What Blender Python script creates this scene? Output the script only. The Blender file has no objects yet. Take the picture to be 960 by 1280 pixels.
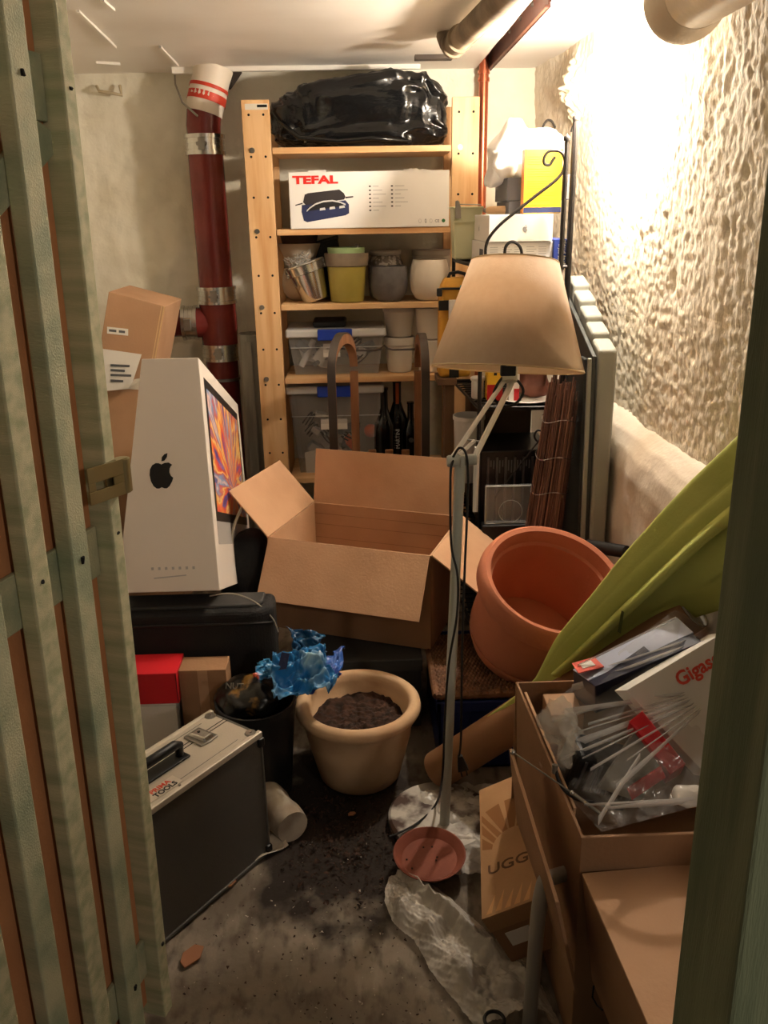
import bpy, bmesh, math, random
from mathutils import Vector as V, Matrix, noise
random.seed(7)
R = math.radians
SC = bpy.context.scene
COL = SC.collection

# ---------------------------------------------------------------- camera
FPX = 1064.0
CAM = V((0, 0, 1.36)); TH = R(19.3); PS = R(1.5); RO = R(1.0)
_r0 = V((math.cos(PS), -math.sin(PS), 0))
CF = V((math.sin(PS)*math.cos(TH), math.cos(PS)*math.cos(TH), -math.sin(TH)))
_u0 = _r0.cross(CF)
CR = _r0*math.cos(RO) - _u0*math.sin(RO)
CU = _u0*math.cos(RO) + _r0*math.sin(RO)
cd = bpy.data.cameras.new('camera'); cam = bpy.data.objects.new('camera', cd); COL.objects.link(cam)
m3 = Matrix((CR, CU, -CF)).transposed().to_4x4(); m3.translation = CAM
cam.matrix_world = m3
cd.sensor_fit = 'VERTICAL'; cd.sensor_height = 24.0; cd.lens = 24.0*FPX/1280.0
cd.clip_start = 0.05; cd.clip_end = 60
SC.camera = cam
def P(px, py, **k):
    "world point seen at photo pixel (px, py) on the plane X=, Y= or Z= given"
    d = CF + CR*((px-480)/FPX) + CU*((640-py)/FPX)
    (a, v), = k.items(); i = 'XYZ'.index(a)
    return CAM + d*((v-CAM[i])/d[i])
def proj(p):
    q = V(p)-CAM; z = q.dot(CF)
    return 480+FPX*q.dot(CR)/z, 640-FPX*q.dot(CU)/z

# ---------------------------------------------------------------- world, exposure
wd = bpy.data.worlds.new('world'); SC.world = wd; wd.use_nodes = True
wd.node_tree.nodes['Background'].inputs[0].default_value = (1.0, .86, .72, 1)
wd.node_tree.nodes['Background'].inputs[1].default_value = 0.035
SC.view_settings.view_transform = 'Standard'; SC.view_settings.look = 'None'
SC.view_settings.gamma = 1; SC.view_settings.use_curve_mapping = False
SC.view_settings.exposure = 1.0
BULB_POS = V((.615, 2.38, 1.645)); BULB_R = .03; BULB_STRENGTH = 600.0
BULB_COL = (1.0, .88, .735)
CORRIDOR_FILL_W = 24.0
ld = bpy.data.lights.new('corridor_fill', 'POINT'); ld.energy = CORRIDOR_FILL_W; ld.color = (1, .87, .72); ld.shadow_soft_size = .12  # unseen fill light on the corridor side, added to brighten fronts and door slats
lo = bpy.data.objects.new('corridor_fill', ld); COL.objects.link(lo); lo.location = (1.5, -1.25, 1.9)

# ---------------------------------------------------------------- helpers
def lin(c):
    return tuple(((x/255)/12.92 if x/255 <= .04045 else ((x/255+.055)/1.055)**2.4) for x in c)
MATS = {}
def mat(name, c, rough=.6, metal=0.0, c2=None, ns=8.0, lo=.4, hi=.62, bump=0.0, bs=60.0, stretch=(1, 1, 1), emit=0.0,
        alpha=1.0, trans=0.0, ior=1.45, coat=0.0, spec=.5, det=4.0, sub=0.0):
    if name in MATS: return MATS[name]
    m = bpy.data.materials.new(name); m.use_nodes = True; nt = m.node_tree; n = nt.nodes; l = nt.links
    b = n['Principled BSDF']
    b.inputs['Base Color'].default_value = (*lin(c), 1); b.inputs['Roughness'].default_value = rough
    b.inputs['Metallic'].default_value = metal; b.inputs['IOR'].default_value = ior
    b.inputs['Alpha'].default_value = alpha; b.inputs['Transmission Weight'].default_value = trans
    b.inputs['Coat Weight'].default_value = coat; b.inputs['Specular IOR Level'].default_value = spec
    if emit:
        b.inputs['Emission Color'].default_value = (*lin(c), 1); b.inputs['Emission Strength'].default_value = emit
    if c2 or bump:
        tc = n.new('ShaderNodeTexCoord'); mp = n.new('ShaderNodeMapping'); mp.inputs['Scale'].default_value = stretch
        l.new(tc.outputs['Object'], mp.inputs['Vector'])
    if c2:
        t = n.new('ShaderNodeTexNoise'); t.inputs['Scale'].default_value = ns; t.inputs['Detail'].default_value = det
        l.new(mp.outputs[0], t.inputs['Vector'])
        r = n.new('ShaderNodeValToRGB'); r.color_ramp.elements[0].position = lo; r.color_ramp.elements[1].position = hi
        r.color_ramp.elements[0].color = (*lin(c), 1); r.color_ramp.elements[1].color = (*lin(c2), 1)
        l.new(t.outputs['Fac'], r.inputs[0]); l.new(r.outputs[0], b.inputs['Base Color'])
    if bump:
        t2 = n.new('ShaderNodeTexNoise'); t2.inputs['Scale'].default_value = bs; t2.inputs['Detail'].default_value = 5
        l.new(mp.outputs[0], t2.inputs['Vector'])
        bp = n.new('ShaderNodeBump'); bp.inputs['Strength'].default_value = bump; bp.inputs['Distance'].default_value = .006
        l.new(t2.outputs['Fac'], bp.inputs['Height']); l.new(bp.outputs[0], b.inputs['Normal'])
    MATS[name] = m; return m

class MB:
    def __init__(s): s.v = []; s.f = []; s.mi = []
    def add(s, vs, fs, mi=0, M=None):
        o = len(s.v)
        s.v += [(M @ V(p)) if M else V(p) for p in vs]
        s.f += [tuple(i+o for i in f) for f in fs]; s.mi += [mi]*len(fs); return s
    def box(s, a, b, M=None, mi=0):
        x0, y0, z0 = a; x1, y1, z1 = b
        return s.add([(x0,y0,z0),(x1,y0,z0),(x1,y1,z0),(x0,y1,z0),(x0,y0,z1),(x1,y0,z1),(x1,y1,z1),(x0,y1,z1)],
              [(3,2,1,0),(4,5,6,7),(0,1,5,4),(1,2,6,5),(2,3,7,6),(3,0,4,7)], mi, M)
    def hexa(s, lo, hi, mi=0):
        "8 corners: lo = 4 bottom corners counter-clockwise from above, hi = 4 top corners"
        return s.add(list(lo)+list(hi), [(3,2,1,0),(4,5,6,7),(0,1,5,4),(1,2,6,5),(2,3,7,6),(3,0,4,7)], mi)
    def slab(s, q, t, mi=0):
        "quad with thickness t behind its normal"
        q = [V(p) for p in q]; n = (q[1]-q[0]).cross(q[3]-q[0]).normalized()*t
        return s.hexa([p-n for p in q], q, mi)
    def cyl(s, p0, p1, r0, r1=None, n=16, mi=0, caps=True):
        p0 = V(p0); p1 = V(p1); r1 = r0 if r1 is None else r1
        d = (p1-p0).normalized(); a = d.orthogonal().normalized(); b = d.cross(a)
        vs = []
        for p, r in ((p0, r0), (p1, r1)):
            for i in range(n):
                t = 2*math.pi*i/n; vs.append(p+a*(r*math.cos(t))+b*(r*math.sin(t)))
        fs = [(i, (i+1)%n, n+(i+1)%n, n+i) for i in range(n)]
        if caps: fs += [tuple(range(n-1, -1, -1)), tuple(range(n, 2*n))]
        return s.add(vs, fs, mi)
    def tube(s, pts, r, n=8, mi=0, closed=False):
        pts = [V(p) for p in pts]; k = len(pts); rr = r if isinstance(r, (list, tuple)) else [r]*k
        vs = []; a = None
        for i, p in enumerate(pts):
            if closed: d = (pts[(i+1)%k]-pts[i-1]).normalized()
            else: d = (pts[min(i+1, k-1)]-pts[max(i-1, 0)]).normalized()
            if a is None: a = d.orthogonal().normalized()
            else: a = (a-d*a.dot(d)).normalized()
            b = d.cross(a)
            for j in range(n):
                t = 2*math.pi*j/n; vs.append(p+a*(rr[i]*math.cos(t))+b*(rr[i]*math.sin(t)))
        fs = []
        for i in range(k if closed else k-1):
            i2 = (i+1)%k
            for j in range(n): fs.append((i*n+j, i*n+(j+1)%n, i2*n+(j+1)%n, i2*n+j))
        if not closed: fs += [tuple(range(n-1, -1, -1)), tuple(range((k-1)*n, k*n))]
        return s.add(vs, fs, mi)
    def lathe(s, prof, n=36, M=None, mi=0, fn=None):
        vs = []; k = len(prof)
        for i, (r, z) in enumerate(prof):
            for j in range(n):
                t = 2*math.pi*j/n; q = fn(r, z, t) if fn else r
                vs.append((q*math.cos(t), q*math.sin(t), z))
        fs = []
        for i in range(k-1):
            for j in range(n): fs.append((i*n+j, i*n+(j+1)%n, (i+1)*n+(j+1)%n, (i+1)*n+j))
        fs += [tuple(range(n-1, -1, -1))]
        if prof[-1][0] > 1e-4: fs += [tuple(range((k-1)*n, k*n))]
        return s.add(vs, fs, mi, M)
    def prism(s, poly, t, M=None, mi=0):
        "flat polygon (x, y) given counter-clockwise, thickness t along +z"
        k = len(poly); vs = [(x, y, 0) for x, y in poly]+[(x, y, t) for x, y in poly]
        fs = [tuple(range(k-1, -1, -1)), tuple(range(k, 2*k))]+[(i, (i+1)%k, k+(i+1)%k, k+i) for i in range(k)]
        return s.add(vs, fs, mi, M)
    def grid(s, fn, nu, nv, mi=0, M=None):
        vs = [fn(u/nu, w/nv) for w in range(nv+1) for u in range(nu+1)]
        fs = [(w*(nu+1)+u, w*(nu+1)+u+1, (w+1)*(nu+1)+u+1, (w+1)*(nu+1)+u) for w in range(nv) for u in range(nu)]
        return s.add(vs, fs, mi, M)
INV = {}
def obj(name, mb, m, parent=None, smooth=False, bevel=0.0, seg=2, local=False, label=None, kind=None, solid=0.0, sub=0):
    me = bpy.data.meshes.new(name)
    if isinstance(mb, MB):
        me.from_pydata([tuple(p) for p in mb.v], [], mb.f)
        me.polygons.foreach_set('material_index', mb.mi)
    else: me = mb
    for x in (m if isinstance(m, (list, tuple)) else [m]): me.materials.append(x)
    me.update()
    o = bpy.data.objects.new(name, me); COL.objects.link(o)
    if smooth:
        me.polygons.foreach_set('use_smooth', [True]*len(me.polygons))
        if smooth != 'all': me.set_sharp_from_angle(angle=R(38))
    if solid:
        md = o.modifiers.new('solid', 'SOLIDIFY'); md.thickness = solid; md.offset = 0
    if bevel:
        md = o.modifiers.new('bevel', 'BEVEL'); md.width = bevel; md.segments = seg; md.limit_method = 'ANGLE'
    if sub:
        md = o.modifiers.new('sub', 'SUBSURF'); md.levels = sub; md.render_levels = sub
    if parent is not None:
        o.parent = parent
        if not local: o.matrix_parent_inverse = INV[parent.name] if parent.name in INV else Matrix.Identity(4)
    if label: o['label'] = label
    if kind: o['kind'] = kind
    return o
def thing(name, label, cat, loc=(0, 0, 0), M=None, group=None, kind=None):
    o = bpy.data.objects.new(name, None); COL.objects.link(o); o.empty_display_size = .05
    o.matrix_world = M if M else Matrix.Translation(V(loc))
    INV[o.name] = (M if M else Matrix.Translation(V(loc))).inverted()
    o['label'] = label
    if kind: o['kind'] = kind
    if cat: o['category'] = cat
    if group: o['group'] = group
    return o
def tag(o, label, cat=None, group=None, kind=None):
    o['label'] = label
    if cat: o['category'] = cat
    if group: o['group'] = group
    if kind: o['kind'] = kind
    return o
def sub(name, mb, m, parent, **k):
    "a sub-part: child of a part that was built in world coordinates under a thing"
    local = k.pop('local', False)
    o = obj(name, mb, m, None, **k); o.parent = parent
    if not local and parent.parent is not None and parent.parent.name in INV:
        pass
    return o
def frame(o, x, y):
    x = V(x).normalized(); y = V(y); y = (y-x*y.dot(x)).normalized(); z = x.cross(y)
    M = Matrix((x, y, z)).transposed().to_4x4(); M.translation = V(o); return M
def text(s, size, M, m, parent, name='lettering', xs=1.0, bold=0.0, align='CENTER', local=False, ext=.0003, space=1.0):
    c = bpy.data.curves.new('t', 'FONT'); c.body = s; c.size = size; c.align_x = align; c.align_y = 'CENTER'
    c.offset = bold; c.extrude = ext; c.resolution_u = 3; c.space_character = space
    t = bpy.data.objects.new('t', c); COL.objects.link(t)
    bpy.context.view_layer.update()
    me = bpy.data.meshes.new_from_object(t.evaluated_get(bpy.context.evaluated_depsgraph_get()))
    bpy.data.objects.remove(t); bpy.data.curves.remove(c)
    me.transform(M @ Matrix.Diagonal((xs, 1, 1, 1)))
    me.materials.clear()
    return obj(name, me, m, parent, local=local)
def nz(p, s, k=0): return noise.noise(V((p[0]*s+k*7.3, p[1]*s+k*3.1, p[2]*s-k*5.7)))
def fbm(p, s, o=4): return noise.fractal(V(p)*s, 1.0, 2.0, o)

# ---------------------------------------------------------------- shared materials
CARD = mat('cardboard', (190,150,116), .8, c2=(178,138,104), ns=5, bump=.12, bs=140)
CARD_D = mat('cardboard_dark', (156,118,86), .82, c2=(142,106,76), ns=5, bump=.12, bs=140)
PINE = mat('pine', (220,180,132), .55, c2=(200,150,98), ns=3.5, lo=.42, hi=.68, stretch=(9,9,.8), bump=.08, bs=90)
PINE_H = mat('pine_board', (220,180,132), .55, c2=(200,150,98), ns=3.5, lo=.42, hi=.68, stretch=(.8,9,9), bump=.08, bs=90)
WHITE = mat('white_card', (232,228,222), .5)
BLACK = mat('black_plastic', (16,16,17), .45)
BLACKM = mat('black_iron', (30,25,22), .5, metal=.4)
CHROME = mat('bright_steel', (200,198,194), .25, metal=1.0)
STEEL = mat('dull_steel', (150,146,138), .42, metal=1.0)
GREYM = mat('grey_enamel', (150,156,150), .4)
TERRA = mat('terracotta', (184,114,84), .85, c2=(174,104,76), ns=4, bump=.15, bs=120)
DARK = mat('dark_hole', (12,10,8), .9)
TILTXT = mat('print_grey', (90,90,92), .7)
# ================================================================ the room
WALLM = mat('lime_plaster', (236,231,214), .9, c2=(216,208,186), ns=2.2, lo=.42, hi=.66, bump=.5, bs=45)
WALLR = mat('rough_plaster', (232,222,202), .92, c2=(212,198,172), ns=3.0, lo=.45, hi=.7, bump=.7, bs=55, stretch=(1,1.2,.7))
CEILM = mat('ceiling_paint', (240,234,226), .45, c2=(230,222,212), ns=1.6, bump=.06, bs=25)
PLINM = mat('painted_foundation', (222,210,194), .4, c2=(196,180,158), ns=2.5, lo=.42, hi=.7, bump=.25, bs=70)

def concrete():
    m = mat('concrete_floor', (104,94,82), .9, bump=.5, bs=30); nt = m.node_tree; n = nt.nodes; l = nt.links
    b = n['Principled BSDF']; tc = n.new('ShaderNodeTexCoord')
    def ns(s, d=5, sc=(1,1,1)):
        mp = n.new('ShaderNodeMapping'); mp.inputs['Scale'].default_value = sc; l.new(tc.outputs['Object'], mp.inputs[0])
        t = n.new('ShaderNodeTexNoise'); t.inputs['Scale'].default_value = s; t.inputs['Detail'].default_value = d
        l.new(mp.outputs[0], t.inputs['Vector']); return t
    def ramp(src, a, b_, p, q):
        r = n.new('ShaderNodeValToRGB'); r.color_ramp.elements[0].position = p; r.color_ramp.elements[1].position = q
        r.color_ramp.elements[0].color = a; r.color_ramp.elements[1].color = b_; l.new(src, r.inputs[0]); return r
    base = ramp(ns(5).outputs['Fac'], (*lin((112,100,86)),1), (*lin((146,134,118)),1), .35, .7)
    scuff = ramp(ns(11, 10, (1,.35,1)).outputs['Fac'], (0,0,0,1), (1,1,1,1), .54, .72)
    mx = n.new('ShaderNodeMixRGB'); l.new(scuff.outputs[0], mx.inputs[0]); l.new(base.outputs[0], mx.inputs[1]); mx.inputs[2].default_value = (*lin((176,164,148)),1)
    dirt = ramp(ns(38, 10, (1,.5,1)).outputs['Fac'], (0,0,0,1), (1,1,1,1), .5, .72)
    mx2 = n.new('ShaderNodeMixRGB'); l.new(dirt.outputs[0], mx2.inputs[0]); l.new(mx.outputs[0], mx2.inputs[1]); mx2.inputs[2].default_value = (*lin((86,74,62)),1)
    # spilled potting soil stain around the planted pot
    mp = n.new('ShaderNodeMapping'); mp.vector_type = 'POINT'; mp.inputs['Location'].default_value = (.07/.22, -1.66/.30, 0); mp.inputs['Scale'].default_value = (1/.22, 1/.30, 0)
    l.new(tc.outputs['Object'], mp.inputs[0])
    ln = n.new('ShaderNodeVectorMath'); ln.operation = 'LENGTH'; l.new(mp.outputs[0], ln.inputs[0])
    nn = ns(7, 6); ad = n.new('ShaderNodeMath'); ad.operation = 'MULTIPLY_ADD'; l.new(nn.outputs['Fac'], ad.inputs[0]); ad.inputs[1].default_value = -1.6; l.new(ln.outputs['Value'], ad.inputs[2])
    so = ramp(ad.outputs[0], (1,1,1,1), (0,0,0,1), .02, .32)
    mx3 = n.new('ShaderNodeMixRGB'); l.new(so.outputs[0], mx3.inputs[0]); l.new(mx2.outputs[0], mx3.inputs[1]); mx3.inputs[2].default_value = (*lin((40,30,23)),1)
    l.new(mx3.outputs[0], b.inputs['Base Color']); return m
fl = MB().grid(lambda u, w: (-1.2+2.2*u, -.6+4.2*w, .006*fbm((u*2.2, w*4.2, 0), 4)-.004), 110, 200)
tag(obj('floor', fl, concrete(), smooth='all'), 'dusty bare concrete floor with spilled soil and pale scuffs', kind='structure')

def wb(u, w):
    x = -1.2+2.0*u; z = 2.0*w; p = (x, 0, z)
    return (x, 3.42-.012*fbm(p, 3.5)-.006*fbm(p, 14), z)
g = MB().grid(lambda u, w: wb(u, w), 150, 150)
tag(obj('wall_back', g, WALLM, smooth='all'), 'off-white rough plastered back wall behind the shelf unit', kind='structure')
def wrx(y, z):
    k = max(0.0, (y-2.95)/.47)
    return .765-.055*max(0, min(1, (z-.8)/1.05))-.05*k
def wr(u, w):
    y = .5+2.93*u; z = .70+1.28*w; p = (0, y, z*.55)
    d = .009*fbm(p, 3.5)+.0035*abs(fbm((3, y, z*.9), 24))+.0034*fbm((7, y, z*.9), 60, 3)
    # knocked-out lumps
    for (cy, cz, rr, dd) in ((2.45,1.55,.03,.02),(2.05,1.2,.014,.018),(1.75,1.32,.012,.02),(2.3,1.28,.015,.016),(1.62,1.02,.012,.016),(2.95,1.72,.06,-.045),(1.6,1.50,.013,.02),(1.68,1.42,.008,.02),(1.56,1.3,.01,.02),(1.9,1.05,.012,.014),(2.2,1.02,.014,.014)):
        q = ((y-cy)/rr)**2+((z-cz)/(rr*1.4))**2
        if q < 4: d -= dd*math.exp(-q)*(1+.8*noise.noise(V((0,y*60,z*60))))
    return (wrx(y, z)-d, y, z)
g = MB().grid(wr, 430, 220)
tag(obj('wall_right', g, WALLR, smooth='all'), 'very rough lumpy white plastered right wall beside the bare bulb', kind='structure')
def pl(u, w):
    y = .5+2.93*u
    prof = [(.70,0),(.70,.2),(.698,.45),(.694,.62),(.692,.70),(.702,.75),(.722,.785),(.752,.81),(.80,.83)]
    t = w*(len(prof)-1); i = min(int(t), len(prof)-2); f = t-i
    x = prof[i][0]*(1-f)+prof[i+1][0]*f; z = prof[i][1]*(1-f)+prof[i+1][1]*f
    return (x-.022*fbm((1, y, z), 2.2)-.006*fbm((5, y, z), 9), y, z+.012*fbm((9, y, 0), 3))
g = MB().grid(pl, 130, 48)
tag(obj('trim_1', g, PLINM, smooth='all'), 'thick white painted foundation ledge along the foot of the right wall', kind='structure')
g = MB().grid(lambda u, w: (-1.15+.01*fbm((0, u*3, w*2), 4), .5+2.93*u, 2.0*w), 60, 40)
tag(obj('wall_left', g, WALLM, smooth='all'), 'plastered left side wall behind the slatted door', kind='structure')

# ceiling: two lowered boards with a slot between them for the copper pipe
CZ = 1.85
ce = thing('ceiling', 'low off-white painted ceiling boards with open pipe slot', None, (0, 2, CZ), kind='structure')
def cz(x, y): return CZ+.004*fbm((x, y, 0), 3)
obj('panel', MB().grid(lambda u, w: (-1.18+1.63*u, .3+3.14*(1-w), cz(-1.18+1.63*u, .3+3.14*(1-w))), 60, 80), CEILM, ce, smooth='all')
obj('panel', MB().grid(lambda u, w: (.502+.30*u, .3+3.14*(1-w), cz(.5+.3*u, .3+3.14*(1-w))), 16, 80), CEILM, ce, smooth='all')
obj('slot_top', MB().box((.44,.3,1.96),(.81,3.44,1.98)), CEILM, ce)
obj('slot_side', MB().box((.435,.3,1.851),(.45,3.44,1.96)), CEILM, ce)
WS = mat('white_strip', (238,232,222), .4)
def strip(a, b, w=.006):
    a = V(a); b = V(b); d = (b-a).normalized(); n = d.cross(V((0,0,1)))*w
    return MB().hexa([a-n+V((0,0,-.004)), b-n+V((0,0,-.004)), b+n+V((0,0,-.004)), a+n+V((0,0,-.004))], [a-n+V((0,0,.004)), b-n+V((0,0,.004)), b+n+V((0,0,.004)), a+n+V((0,0,.004))])
for a, b in (((97,13),(144,59)),((128,0),(142,12)),((200,58),(222,82)),((120,78),(150,80))):
    obj('joint_strip', strip(P(*a, Z=CZ-.003), P(*b, Z=CZ-.003), .004), WS, ce)
obj('edge_strip', MB().box((-.50,3.30,1.835),(.24,3.318,1.85)), WS, ce)
obj('edge_strip', MB().box((-.62,3.30,1.83),(-.51,3.33,1.85)), WS, ce)
obj('pipe_hanger', MB().cyl((-.44,3.34,1.80),(-.42,3.41,1.855),.022,.03,10), mat('soot', (52,42,34), .8), ce, smooth=True)
# rust red steel beam on the right edge of the slot
BEAM = mat('oxide_red', (112,70,54), .6, c2=(92,54,42), ns=6, bump=.2, bs=50)
bm_ = thing('trim_2', 'rust-red steel beam edge along the ceiling slot', None, (.5, 3, 1.84), kind='structure')
obj('web', MB().box((.497,2.42,1.842),(.505,3.43,1.955)), BEAM, bm_, bevel=.002)
obj('flange', MB().box((.489,2.42,1.842),(.505,3.43,1.849)), BEAM, bm_, bevel=.002)
for y in (2.62, 2.8, 2.98): obj('rivet', MB().cyl((.497,y,1.89),(.492,y,1.89),.007,.005,10), STEEL, bm_)

# ---------------------------------------------------------------- pipes
REDP = mat('red_pipe', (124,46,40), .27, c2=(104,36,32), ns=5, bump=.08, bs=30)
dp = thing('drain_pipe', 'thick dark red cast-iron drain pipe on the back wall left of the shelf', 'pipe', (-.53, 3.30, 0))
PX, PY = -.525, 3.29
obj('pipe_run', MB().cyl((PX,PY,.3),(PX,PY,1.62),.062,n=28), REDP, dp, smooth=True)
obj('elbow', MB().tube([(PX,PY,1.60),(PX,PY,1.66),(PX+.006,PY+.004,1.71),(PX+.02,PY+.01,1.76),(PX+.04,PY+.02,1.83)], [.058,.06,.06,.058,.056], 24), REDP, dp, smooth=True)
wr_ = obj('tape_wrap', MB().tube([(PX+.005,PY+.004,1.70),(PX+.018,PY+.009,1.75),(PX+.036,PY+.018,1.81),(PX+.045,PY+.022,1.848)], [.063,.066,.064,.07], 24), mat('white_tape', (226,214,198), .5), dp, smooth=True)
REDT = mat('red_tape', (196,58,36), .5)
for t, w_ in ((1.735,.028),(1.775,.012)):
    s_ = (t-1.70)/.148
    c0 = V((PX+.005+.04*s_, PY+.004+.018*s_, t)); dd = V((.04,.018,.148)).normalized()
    obj('red_band', MB().cyl(c0, c0+dd*w_, .0675, .0665, 28, caps=False), REDT, dp, smooth=True)
def clamp(parent, c, ax, r, w=.05):
    c = V(c); ax = V(ax).normalized()
    mb = MB()
    for k in (-.5, -.17, .17, .5): mb.cyl(c+ax*(w*k-.006), c+ax*(w*k+.006), r+.006+.003*(k in (-.5,.5)), n=28)
    mb.cyl(c-ax*w*.5, c+ax*w*.5, r+.004, n=28)
    o = obj('clamp', mb, CHROME, parent, smooth=True)
    side = ax.cross(V((0,1,0))).normalized() if abs(ax.y) < .9 else V((1,0,0))
    p = c+V((0,-1,0))*(r+.01)
    obj('clamp_screw', MB().cyl(p-side*.018, p+side*.018, .006, n=10).box(tuple(p-V((.012,.006,.02))), tuple(p+V((.012,.006,.02)))), STEEL, parent, smooth=True)
clamp(dp, (PX,PY,1.60), (0,0,1), .062, .055)
clamp(dp, (PX,PY,1.085), (0,0,1), .064, .05)
clamp(dp, (PX,PY,.875), (0,0,1), .064, .05)
obj('branch_fitting', MB().cyl((PX,PY,1.06),(PX,PY,.90),.068,n=28).cyl((PX,PY,.985),(PX-.10,PY-.01,.985),.056,n=24).cyl((PX-.1,PY-.01,.985),(PX-.28,PY-.02,.985),.05,n=24), REDP, dp, smooth=True)
clamp(dp, (PX-.105,PY-.01,.985), (1,.05,0), .056, .045)
obj('collar', MB().cyl((PX,PY,.768),(PX,PY,.778),.068,n=28), STEEL, dp, smooth=True)
cp = thing('copper_pipe', 'thin bright copper pipe running up beside the right shelf upright', 'pipe', (.476,3.37,.5))
COPP = mat('copper', (196,112,82), .3, metal=.85)
obj('pipe_run', MB().cyl((.472,3.37,.5),(.472,3.37,1.94),.017,n=20), COPP, cp, smooth=True)
for z in (1.80,1.825): obj('joint_ring', MB().cyl((.472,3.37,z),(.472,3.37,z+.013),.021,n=20), COPP, cp, smooth=True)
LAG = mat('dirty_lagging', (150,134,112), .75, c2=(112,96,78), ns=9, bump=.35, bs=40)
lp = thing('lagged_pipe', 'dirty grey insulated pipe under the ceiling beside the slot', 'pipe', (.3,2.5,1.8))
p0 = P(640,-14,Z=1.805); p1 = P(565,58,Z=1.805)
dd = (p0-p1).normalized()
obj('pipe_run', MB().tube([p1+V((-.01,.06,.04)), p1+V((-.004,.03,.015)), p1, p1.lerp(p0,.5)+V((.004,0,.002)), p0+dd*.5], .03, 16), LAG, lp, smooth=True)
for t in (.02, .1): obj('joint_ring', MB().cyl(p1+dd*t, p1+dd*(t+.02), .036, n=18), LAG, lp, smooth=True)
obj('side_conduit', MB().cyl(p1+V((.045,.02,.012)), p0+dd*.4+V((.05,0,.012)), .013, n=10), LAG, lp, smooth=True)
obj('end_bracket', MB().box((-.09,-.02,0),(.02,.02,.012), M=Matrix.Translation(p1+V((-.01,.09,-.02)))), mat('soot', (52,42,34)), lp)
wp = thing('white_pipe', 'thick white painted pipe with bell end under the ceiling, top right', 'pipe', (.62,1.7,1.7))
WPM = mat('white_pipe_paint', (226,212,192), .35, c2=(208,190,166), ns=7, bump=.12, bs=50)
c0 = V((.622,1.75,1.728)); c1 = V((.622,1.05,1.728)); ax = (c1-c0).normalized()
obj('pipe_run', MB().tube([c0, c0.lerp(c1,.5), c1+ax*.4], .062, 30), WPM, wp, smooth=True)
obj('bell_end', MB().tube([c0-ax*.045, c0-ax*.040, c0-ax*.02, c0+ax*.0, c0+ax*.03], [.068,.077,.077,.068,.0625], 30), WPM, wp, smooth=True)
obj('bell_joint', MB().tube([c0+ax*.36, c0+ax*.37, c0+ax*.40, c0+ax*.5], [.064,.076,.078,.076], 30), WPM, wp, smooth=True)
wc = MB().tube([P(200,58,Z=1.846), P(218,80,Y=3.36), P(219,105,Y=3.34), P(228,128,Y=3.25), P(247,145,Y=3.22)], .0035, 6)
tag(obj('ceiling_cable', wc, mat('grey_cable', (150,142,128), .6), smooth=True), 'thin grey cable looping from the ceiling to the red drain pipe', 'cable')
hk = MB().tube([P(121,108,Y=3.41), P(124,114,Y=3.38), P(138,116,Y=3.37), P(152,119,Y=3.38), P(150,107,Y=3.40)], .006, 6)
tag(obj('wall_hook', hk, mat('painted_hook', (196,180,150), .6), smooth=True), 'small painted iron hook high on the wall beside the door edge', 'hook')

# ---------------------------------------------------------------- the bare bulb
lb = thing('light_bulb', 'glowing bare bulb in a white holder under the ceiling by the right wall', 'bulb', BULB_POS)
em = bpy.data.materials.new('bulb_glow'); em.use_nodes = True
b_ = em.node_tree.nodes['Principled BSDF']; b_.inputs['Base Color'].default_value = (1,1,1,1)
b_.inputs['Emission Color'].default_value = (*BULB_COL, 1); b_.inputs['Emission Strength'].default_value = BULB_STRENGTH
prof = [(.0,-BULB_R)]+[(BULB_R*math.sin(t), -BULB_R*math.cos(t)) for t in [R(a) for a in range(15,150,15)]]+[(.013,BULB_R*1.25)]
obj('glass', MB().lathe([(r,z) for r,z in prof], 20, M=Matrix.Translation(BULB_POS)), em, lb, smooth='all')
obj('holder', MB().lathe([(.016,BULB_R*1.2),(.021,BULB_R*1.3),(.021,.075),(.012,.085)], 18, M=Matrix.Translation(BULB_POS)), mat('porcelain', (230,226,220), .3), lb, smooth=True)
obj('stem', MB().cyl(BULB_POS+V((0,0,.084)), V((BULB_POS.x,BULB_POS.y,CZ)), .008, n=10), mat('porcelain', (230,226,220)), lb, smooth=True)

# ---------------------------------------------------------------- slatted door (swung inwards on the left) and right post
GRN = mat('treated_wood', (196,190,156), .75, c2=(160,162,128), ns=3.2, lo=.38, hi=.66, stretch=(14,14,1.0), bump=.25, bs=60)
GRN2 = mat('treated_wood_blue', (186,182,150), .75, c2=(134,146,120), ns=2.2, lo=.38, hi=.7, stretch=(6,6,1.6), bump=.25, bs=60)
HB = mat('brown_hardboard', (196,136,92), .8, c2=(184,124,82), ns=6, bump=.1, bs=120)
hdir = V((-.292,-.956,0)).normalized(); lean = V((.0235,0,1)).normalized()
DM = frame(V((-.368,1.172,.012)), hdir, lean)        # x: towards hinge, y: up, z: out of face (towards the wall side or the room)
DM = frame(V((-.368,1.172,.012)), hdir, lean)
if DM.col[2].to_3d().x < 0:                           # make local z point to the room (right)
    DM = Matrix((hdir, -lean, hdir.cross(-lean))).transposed().to_4x4(); DM.translation = V((-.368,1.172,.012))
SG = 1 if DM.col[1].to_3d().z > 0 else -1
dr = thing('door_1', 'green pressure-treated slatted cellar door swung inwards on the left', None, M=DM, kind='structure')
DH = 1.80
def dbox(x0, x1, z0, z1, y0=0, y1=DH):
    return MB().box((x0, min(SG*y0, SG*y1), z0), (x1, max(SG*y0, SG*y1), z1))
rng = random.Random(3)
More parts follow.
